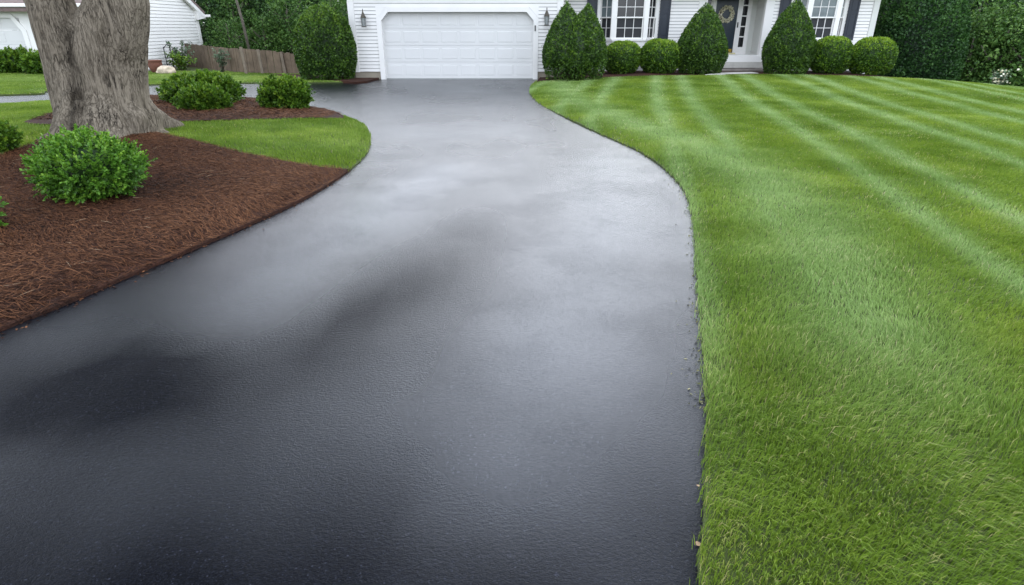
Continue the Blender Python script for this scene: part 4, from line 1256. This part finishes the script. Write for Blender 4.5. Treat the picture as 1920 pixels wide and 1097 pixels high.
def clipped(prof, rx, ry, h, n, ls, seed, off=(0, 0), thin_base=0.0, top_light=.25, dark=0.0):
    P, Nn, t, a = surf_points(n, prof, rx, ry, h, .035, seed)
    if thin_base:
        keep = RNG.random(n) < np.clip(.25 + t / thin_base * .75, 0, 1)
        P, Nn, t, a = P[keep], Nn[keep], t[keep], a[keep]; n = len(P)
    dep = RNG.exponential(.035, n)[:, None]
    P = P - Nn * dep
    A = unit(Nn * .8 + RNG.normal(0, .55, (n, 3)) + np.array([0, 0, .25]))
    L = ls * RNG.uniform(.6, 1.25, n)
    V, F, k = leaf_arrays(P - A * L[:, None] * .4 + np.array([off[0], off[1], 0]), A, unit(Nn + RNG.normal(0, .5, (n, 3))), L, L * .55)
    q = np.c_[a * 3 + 9, t * 8]
    rn = np.clip(.38 + .5 * (value_noise(q, 1.7, 80 + seed) - .5) + RNG.normal(0, .16, n) + top_light * np.maximum(0, Nn[:, 2]) - dep[:, 0] * 2 - dark, 0, 1)  # light from above and inner shade put into the leaf colour
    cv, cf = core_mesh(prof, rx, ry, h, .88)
    if thin_base: cv[:, 2] = np.maximum(cv[:, 2], .2 * h)
    cv[:, 0] += off[0]; cv[:, 1] += off[1]
    return [(V, F, np.repeat(rn, k)), (cv, cf, np.zeros(len(cv)))]

def ground_z(x, y, hf): return float(hf(np.array([(x, y)]))[0])

def shrub(name, label, cat, x, y, z, parts, mat, rx, h, group=None, nst=14, spread=.5):
    r = empty(name, (x, y, z), label, cat, group)
    link('foliage', foliage_mesh(parts), mat, r)
    if nst: stems(r, rx, h, nst, spread=spread)
    return r

# shrubs along the house: pixel centre and width at the base, distance, height
def front_shrub(px0, px1, pytop, y, prof, mat, n, ls, seed, name, label, cat='shrub', thin=0, dark=0, top=.25, group=None, hf=h_front, depth=None, sink=0):
    zc = y * math.cos(PITCH) + (CAM_Z - .9) * math.sin(PITCH)
    x = ((px0 + px1) / 2 - 960) / FPX * zc; rx = (px1 - px0) / 2 / FPX * zc
    z = ground_z(x, y, hf) + .01
    h = at_y(960, pytop, y)[1] - z
    return shrub(name, label, cat, x, y, z - sink, clipped(prof, rx, depth or rx, h + sink, n, ls, seed, thin_base=thin, dark=dark, top_light=top), mat, rx, h, group)

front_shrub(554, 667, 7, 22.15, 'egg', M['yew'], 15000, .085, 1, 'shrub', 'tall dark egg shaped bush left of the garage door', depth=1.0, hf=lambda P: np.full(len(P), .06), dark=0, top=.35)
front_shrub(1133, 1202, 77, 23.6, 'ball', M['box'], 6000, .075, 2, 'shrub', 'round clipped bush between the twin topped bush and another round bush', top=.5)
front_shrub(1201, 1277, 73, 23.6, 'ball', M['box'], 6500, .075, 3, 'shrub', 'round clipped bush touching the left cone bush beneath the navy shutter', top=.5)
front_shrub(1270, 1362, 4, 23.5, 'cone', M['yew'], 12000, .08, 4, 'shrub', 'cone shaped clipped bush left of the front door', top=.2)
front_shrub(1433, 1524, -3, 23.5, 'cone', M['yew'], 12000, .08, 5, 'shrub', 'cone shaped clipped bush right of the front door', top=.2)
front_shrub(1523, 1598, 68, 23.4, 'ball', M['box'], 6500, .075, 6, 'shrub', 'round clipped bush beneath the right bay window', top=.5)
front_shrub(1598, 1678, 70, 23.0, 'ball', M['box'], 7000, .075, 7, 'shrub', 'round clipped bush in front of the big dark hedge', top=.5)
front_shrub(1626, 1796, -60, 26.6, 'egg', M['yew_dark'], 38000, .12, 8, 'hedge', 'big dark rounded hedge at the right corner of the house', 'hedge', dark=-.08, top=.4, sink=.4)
# the bush with two tops
zc = 21.45 * math.cos(PITCH) + .8 * math.sin(PITCH)
x = (1079 - 960) / FPX * zc; z = ground_z(x, 21.45, h_front) + .01
hh = at_y(960, 3, 21.45)[1] - z
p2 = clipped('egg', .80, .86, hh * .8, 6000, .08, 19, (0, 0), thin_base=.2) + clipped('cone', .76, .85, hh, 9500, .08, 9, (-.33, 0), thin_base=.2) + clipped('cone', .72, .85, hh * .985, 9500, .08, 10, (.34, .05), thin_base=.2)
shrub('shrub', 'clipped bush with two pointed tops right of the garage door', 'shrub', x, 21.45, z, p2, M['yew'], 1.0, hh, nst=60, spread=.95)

# looser leafy shrubs: sprigs of small leaves
def loose(prof, rx, ry, h, nsprig, per, ls, seed, spr=.12, bend=.3, lumpy=.17, deadp=0.0):
    P, Nn, t, a = surf_points(nsprig, prof, rx, ry, h, lumpy, seed)
    up = np.array([0, 0, 1.0])
    dirn = unit(Nn * .75 + up * .35 + RNG.normal(0, .28, P.shape))
    dep = RNG.exponential(.06, nsprig) * np.where(RNG.random(nsprig) < .5, 1, .25)
    P = P - Nn * dep[:, None] - dirn * spr * .75 * RNG.uniform(.3, 1.0, nsprig)[:, None]
    P[:, 2] = np.maximum(P[:, 2], .03)
    sl = spr * RNG.uniform(.6, 1.4, nsprig) * np.where(RNG.random(nsprig) < .06, 1.35, 1.0)
    I = np.repeat(np.arange(nsprig), per); n = len(I)
    s = RNG.random(n) ** .7
    base = P[I] + dirn[I] * (sl[I] * s)[:, None]
    rad = unit(np.cross(dirn[I], RNG.normal(0, 1, (n, 3))))
    A = unit(rad * (1.0 - .55 * s[:, None]) + dirn[I] * (.35 + .6 * s[:, None]) + up * .1)
    Nf = unit(dirn[I] * .7 + up * .6 + RNG.normal(0, .35, (n, 3)))
    L = ls * RNG.uniform(.6, 1.25, n) * (1.1 - .35 * s)
    V, F, k = leaf_arrays(base, A, Nf, L, L * .62, six=True)
    tone = RNG.normal(0, .13, nsprig)
    rn = np.clip(.40 + tone[I] + .16 * (s - .5) + RNG.normal(0, .10, n) - dep[I] * 1.2 + .16 * np.maximum(0, Nn[I, 2]), 0, 1)  # leaf tone also carries top light and shade between sprigs
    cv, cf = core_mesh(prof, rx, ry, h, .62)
    return [(V, F, np.repeat(rn, k)), (cv, cf, np.zeros(len(cv)))]

def loose_at(px0, px1, pytop, pybase, prof, mat, ns, per, ls, seed, label, hf=h_bed, spr=.12, aspect=.9, nst=18, dy=0):
    x0, yb = at_h((px0 + px1) / 2, pybase, hf)
    rx = 1.0
    for _ in range(6):
        y = yb + rx * aspect * .55
        zc = y * math.cos(PITCH) + (CAM_Z - .5) * math.sin(PITCH); rx = (px1 - px0) / 2 / FPX * zc
    x = ((px0 + px1) / 2 - 960) / FPX * zc
    z = ground_z(x, y, hf); h = at_y(960, pytop, y + .1)[1] - z
    return shrub('shrub', label, 'shrub', x, y, z, loose(prof, rx * .95, rx * aspect, h, ns, per, ls, seed, spr), mat, rx, h, nst=nst)

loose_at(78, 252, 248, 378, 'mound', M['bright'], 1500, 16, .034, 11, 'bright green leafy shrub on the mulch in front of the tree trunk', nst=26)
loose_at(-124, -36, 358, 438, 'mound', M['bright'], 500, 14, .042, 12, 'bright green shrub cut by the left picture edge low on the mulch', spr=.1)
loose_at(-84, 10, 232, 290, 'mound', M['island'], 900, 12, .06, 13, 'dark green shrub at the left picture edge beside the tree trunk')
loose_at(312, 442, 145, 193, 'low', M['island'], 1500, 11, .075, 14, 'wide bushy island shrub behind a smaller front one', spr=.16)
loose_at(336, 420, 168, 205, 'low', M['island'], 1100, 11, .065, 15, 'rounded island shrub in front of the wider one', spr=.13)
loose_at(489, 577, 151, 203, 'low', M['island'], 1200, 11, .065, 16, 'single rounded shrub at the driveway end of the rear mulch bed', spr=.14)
# hedge of the neighbour's garage
loose_at(-4, 66, 97, 137.5, 'low', M['island'], 700, 10, .11, 17, 'broad green bush before the neighbouring garage door', hf=h_back, spr=.22, nst=10)
loose_at(48, 112, 103, 139.5, 'low', M['island'], 500, 10, .11, 18, 'darker green bush against the left side of the tree trunk', hf=h_back, spr=.22, nst=10)

# wiry plant at the neighbour's corner, vine on the fence, white flowering shrub
def wiry(x, y, z, rx, h, n, ls, mat, label, seed, nst=26):
    r = empty('plant', (x, y, z), label, 'plant')
    k = MB(); base, dirs = [], []
    rr = random.Random(seed)
    for i in range(nst):
        a = rr.uniform(0, 2 * PI); q = rr.uniform(.1, 1) * rx
        tip = Vector((math.cos(a) * q, math.sin(a) * q * .7, h * rr.uniform(.45, 1)))
        mid = Vector((tip.x * .4, tip.y * .4, tip.z * .6))
        k.tube([(0, 0, -.02), mid, tip], [.012, .008, .004], 4)
        for j in range(n // nst):
            s = rr.random()
            p = mid * (1 - s) + tip * s if rr.random() < .7 else mid * s
            base.append(p); dirs.append((rr.gauss(0, 1), rr.gauss(0, 1), rr.gauss(.3, .6)))
    link('stems', k.mesh('stems'), M['twig'], r)
    P = np.array(base); A = unit(np.array(dirs)); m = len(P)
    L = ls * RNG.uniform(.6, 1.3, m)
    V, F, kk = leaf_arrays(P, A, unit(RNG.normal(0, 1, (m, 3)) + np.array([0, 0, .8])), L, L * .5)
    link('foliage', np_mesh('foliage', V, F, {'rnd': np.repeat(np.clip(RNG.normal(.5, .22, m), 0, 1), kk)}), mat, r)
    return r
wiry(-14.1, 27.4, .03, .75, 1.25, 520, .11, M['grey_leaf'], 'tall wiry plant at the corner of the white neighbouring house', 1)
wiry(-14.0, 26.9, .03, .8, .7, 700, .12, M['island'], 'low green plant below the wiry plant by the white neighbouring house', 2)
wiry((427 - 960) / FPX * 24.2, 25.3, .02, .42, .98, 420, .10, M['grey_leaf'], 'grey green vine climbing the brown board fence', 3)
wx, wy = (1889 - 960) / FPX * 20.0, 21.6
wz = float(drop(np.array(wx), np.array(wy))) - .15
fl = wiry(wx, wy, wz, .38, .78, 420, .10, M['grey_leaf'], 'pale flowering shrub below the woodland at the right lawn edge', 4)
P = np.c_[RNG.normal(0, .15, 40), RNG.normal(-.12, .08, 40), RNG.uniform(.3, .8, 40)]
A = unit(RNG.normal(0, 1, (40, 3)) + np.array([0, -.5, .3])); L = RNG.uniform(.06, .11, 40)
V, F, kk = leaf_arrays(P, A, unit(RNG.normal(0, .6, (40, 3)) + np.array([0, -1, .3])), L, L * .8)
link('flowers', np_mesh('flowers', V, F, {'rnd': np.repeat(RNG.random(40), kk)}), M['cream'], fl)

# ------------------------------------------------------------------ crowns and woodland
def crown(n, blobs, ls, seed, lightness=0.0):
    """leaves spread through many overlapping blobs; blobs: (x,y,z,r)"""
    B = np.array(blobs); w = B[:, 3] ** 2; I = RNG.choice(len(B), n, p=w / w.sum())
    D = unit(RNG.normal(0, 1, (n, 3))); rad = B[I, 3] * RNG.uniform(.55, 1.05, n) ** .6
    P = B[I, :3] + D * rad[:, None] * np.array([1, 1, .72])
    A = unit(D * .5 + RNG.normal(0, .6, (n, 3)) + np.array([0, 0, -.15]))
    Nf = unit(D * .5 + np.array([0, 0, .8]) + RNG.normal(0, .4, (n, 3)))
    L = ls * RNG.uniform(.55, 1.3, n)
    V, F, k = leaf_arrays(P, A, Nf, L, L * .55)
    bt = RNG.normal(0, .10, len(B))
    rn = np.clip(.42 + bt[I] + RNG.normal(0, .15, n) + lightness, 0, 1)
    return np_mesh('crown', V, F, {'rnd': np.repeat(rn, k)})

bl = []
rr = random.Random(9)
for i in range(70):
    a = rr.uniform(0, 2 * PI); q = math.sqrt(rr.random()) * 4.6
    bl.append((-.1 + math.cos(a) * q, .2 + math.sin(a) * q, rr.uniform(4.4, 8.2) - q * .15, rr.uniform(.6, 1.1)))
link('crown', crown(17000, bl, .19, 1), M['maple'], ot)

def wood_tree(mesh_seed, h, Rr, n, ls, light):
    rr = random.Random(mesh_seed)
    k = MB()
    k.tube([(0, 0, -.4), (.05, 0, h * .3), (-.05, .05, h * .6), (0, 0, h * .92)], [.17, .14, .10, .03], 8)
    for i in range(9):
        a = rr.uniform(0, 2 * PI); z = h * rr.uniform(.18, .7); q = Rr * rr.uniform(.5, .9)
        k.tube([(0, 0, z), (math.cos(a) * q * .5, math.sin(a) * q * .5, z + .35), (math.cos(a) * q, math.sin(a) * q, z + .9)], [.06, .04, .015], 5)
    tm = k.mesh('trunk', smooth=True)
    bl = []
    for i in range(40):
        t = rr.random() ** .9
        a = rr.uniform(0, 2 * PI); q = Rr * math.sqrt(rr.random()) * (1.0 - .55 * max(0, t - .3))
        bl.append((math.cos(a) * q, math.sin(a) * q, .35 + t * h * .92, rr.uniform(.45, .95)))
    return tm, crown(n, bl, ls, mesh_seed, light)
PT = [wood_tree(101, 6.4, 2.0, 6500, .20, 0), wood_tree(102, 7.2, 2.3, 7000, .21, -.06), wood_tree(103, 5.4, 1.9, 6000, .18, .10), wood_tree(104, 4.0, 1.7, 5200, .16, .05)]
LAB = {'L': 'leafy green tree in the dense woodland behind the brown board fence', 'R': 'leafy dark tree in the woodland right of the big rounded hedge'}
def place_tree(pi, x, y, z, s, rot, side, light=False):
    g = {'L': 'woodland trees behind the board fence', 'R': 'woodland trees right of the house'}[side]
    r = empty('tree', (x, y, z), LAB[side], 'tree', g)
    r.rotation_euler = (0, 0, rot); r.scale = (s, s, s)
    tm, cm = PT[pi]
    link('trunk', tm, M['woodtrunk'], r)
    c = link('crown', cm, None, r)
    if not cm.materials: cm.materials.append(M['wood2' if pi >= 2 else 'wood1'])
rr = random.Random(21)
for px, y, pi, s in ((372, 33.5, 1, 1.0), (402, 35, 0, 1.05), (432, 31, 3, .75), (448, 33.5, 2, .95), (478, 36, 1, 1.0), (500, 32, 3, .85), (520, 35, 0, 1.0), (548, 32, 2, .85), (575, 35.5, 1, 1.05), (598, 31.5, 3, .9), (628, 34, 0, 1.0), (650, 31, 2, .9), (330, 37, 0, 1.1), (420, 39, 1, 1.2), (500, 40, 0, 1.2), (580, 40, 1, 1.2), (655, 39, 0, 1.15)):
    x = (px - 960) / FPX * (y * .9135 + .4)
    place_tree(pi, x, y, -.1, s * .74 * rr.uniform(.95, 1.05), rr.uniform(0, 6), 'L')
for px, y, pi, s in ((1818, 26.5, 3, .95), (1846, 27, 2, 1.0), (1878, 26.0, 3, 1.0), (1905, 26.5, 2, 1.0), (1940, 25.0, 3, 1.0), (1980, 27, 2, 1.0), (1690, 29, 0, 1.0), (1750, 29.5, 1, 1.0), (1815, 29.5, 0, 1.1), (1860, 30.5, 1, 1.1), (1910, 30, 0, 1.1), (1965, 31, 1, 1.1), (1730, 34, 1, 1.2), (1800, 35, 0, 1.25), (1880, 35.5, 1, 1.25), (1950, 36, 0, 1.25), (1845, 33, 1, 1.35), (1890, 33.5, 0, 1.4), (1930, 33, 1, 1.35), (1975, 34, 0, 1.4), (1770, 33, 0, 1.3), (1655, 33, 1, 1.2)):
    x = (px - 960) / FPX * (y * .9135 + .4)
    z = float(np.maximum(drop(np.array(x), np.array(y)), -6)) - .15
    place_tree(pi, x, y, z, s * .84 * rr.uniform(.95, 1.1), rr.uniform(0, 6), 'R')
# a slim bare trunk standing before the trees behind the fence
k = MB(); xs = (474 - 960) / FPX * 27.6
k.tube([(xs, 29.5, 0), (xs - .15, 29.5, 2), (xs - .45, 29.5, 4.2), (xs - .6, 29.6, 6.5)], [.07, .06, .045, .02], 7)
for a_, z_ in ((.6, 3.6), (-.7, 4.4), (.5, 5.2)):
    k.tube([(xs - .25 - (z_ - 2.5) * .1, 29.5, z_), (xs - .3 + a_, 29.4, z_ + .8)], [.02, .008], 5)
tr = empty('tree', (xs, 29.5, 0), 'slim bare dark trunk leaning before the woodland behind the fence', 'tree')
link('trunk', k.mesh('trunk', smooth=True), M['woodtrunk'], tr).matrix_parent_inverse = Matrix.Translation((-xs, -29.5, 0))

# far woodland mass that closes the background
bl = []
for i in range(420):
    x = -34 + i / 419 * 78 + rr.uniform(-1, 1); y = 44 + rr.uniform(-2, 4) + abs(x) * .05
    if 15 < x: y -= 4
    zg = float(np.maximum(drop(np.array(x), np.array(y)), -6)) if x > 12 else 0
    bl.append((x, y, zg + rr.uniform(.2, 4.6), rr.uniform(.9, 1.6)))
w = crown(42000, bl, .42, 5, -.05)
o = link('woodland', w, M['wood1']); tag(o, 'dense dark green woodland mass closing the background', 'woodland', kind='stuff')

# ------------------------------------------------------------------ small litter
def dead_leaf(px, py, s, rot, label):
    x, y = at_z(px, py, .006)
    V, F = [], []
    n = 6
    for i in range(n + 1):
        t = i / n; wd = math.sin(PI * (t * .86 + .07)) * .42 * s
        z = .003 + s * .16 * (t - .5) ** 2 * 2
        V += [(-wd, (t - .5) * s, z + s * .12), (0, (t - .5) * s, z), (wd, (t - .5) * s, z + s * .10)]
    for i in range(n):
        for j in range(2): F.append((i*3 + j, i*3 + j + 1, i*3 + j + 4, i*3 + j + 3))
    o = link('dead_leaf', np_mesh('dead_leaf', V, F, smooth=True), M['deadleaf'])
    o.location = (x, y, .006); o.rotation_euler = (0, 0, rot)
    tag(o, label, 'leaf')
dead_leaf(1309, 1022, .024, .5, 'curled tan dead leaf on the asphalt near the bottom lawn edge')
dead_leaf(1309, 912, .014, 1.2, 'tiny pale dead leaf on the asphalt higher along the lawn edge')
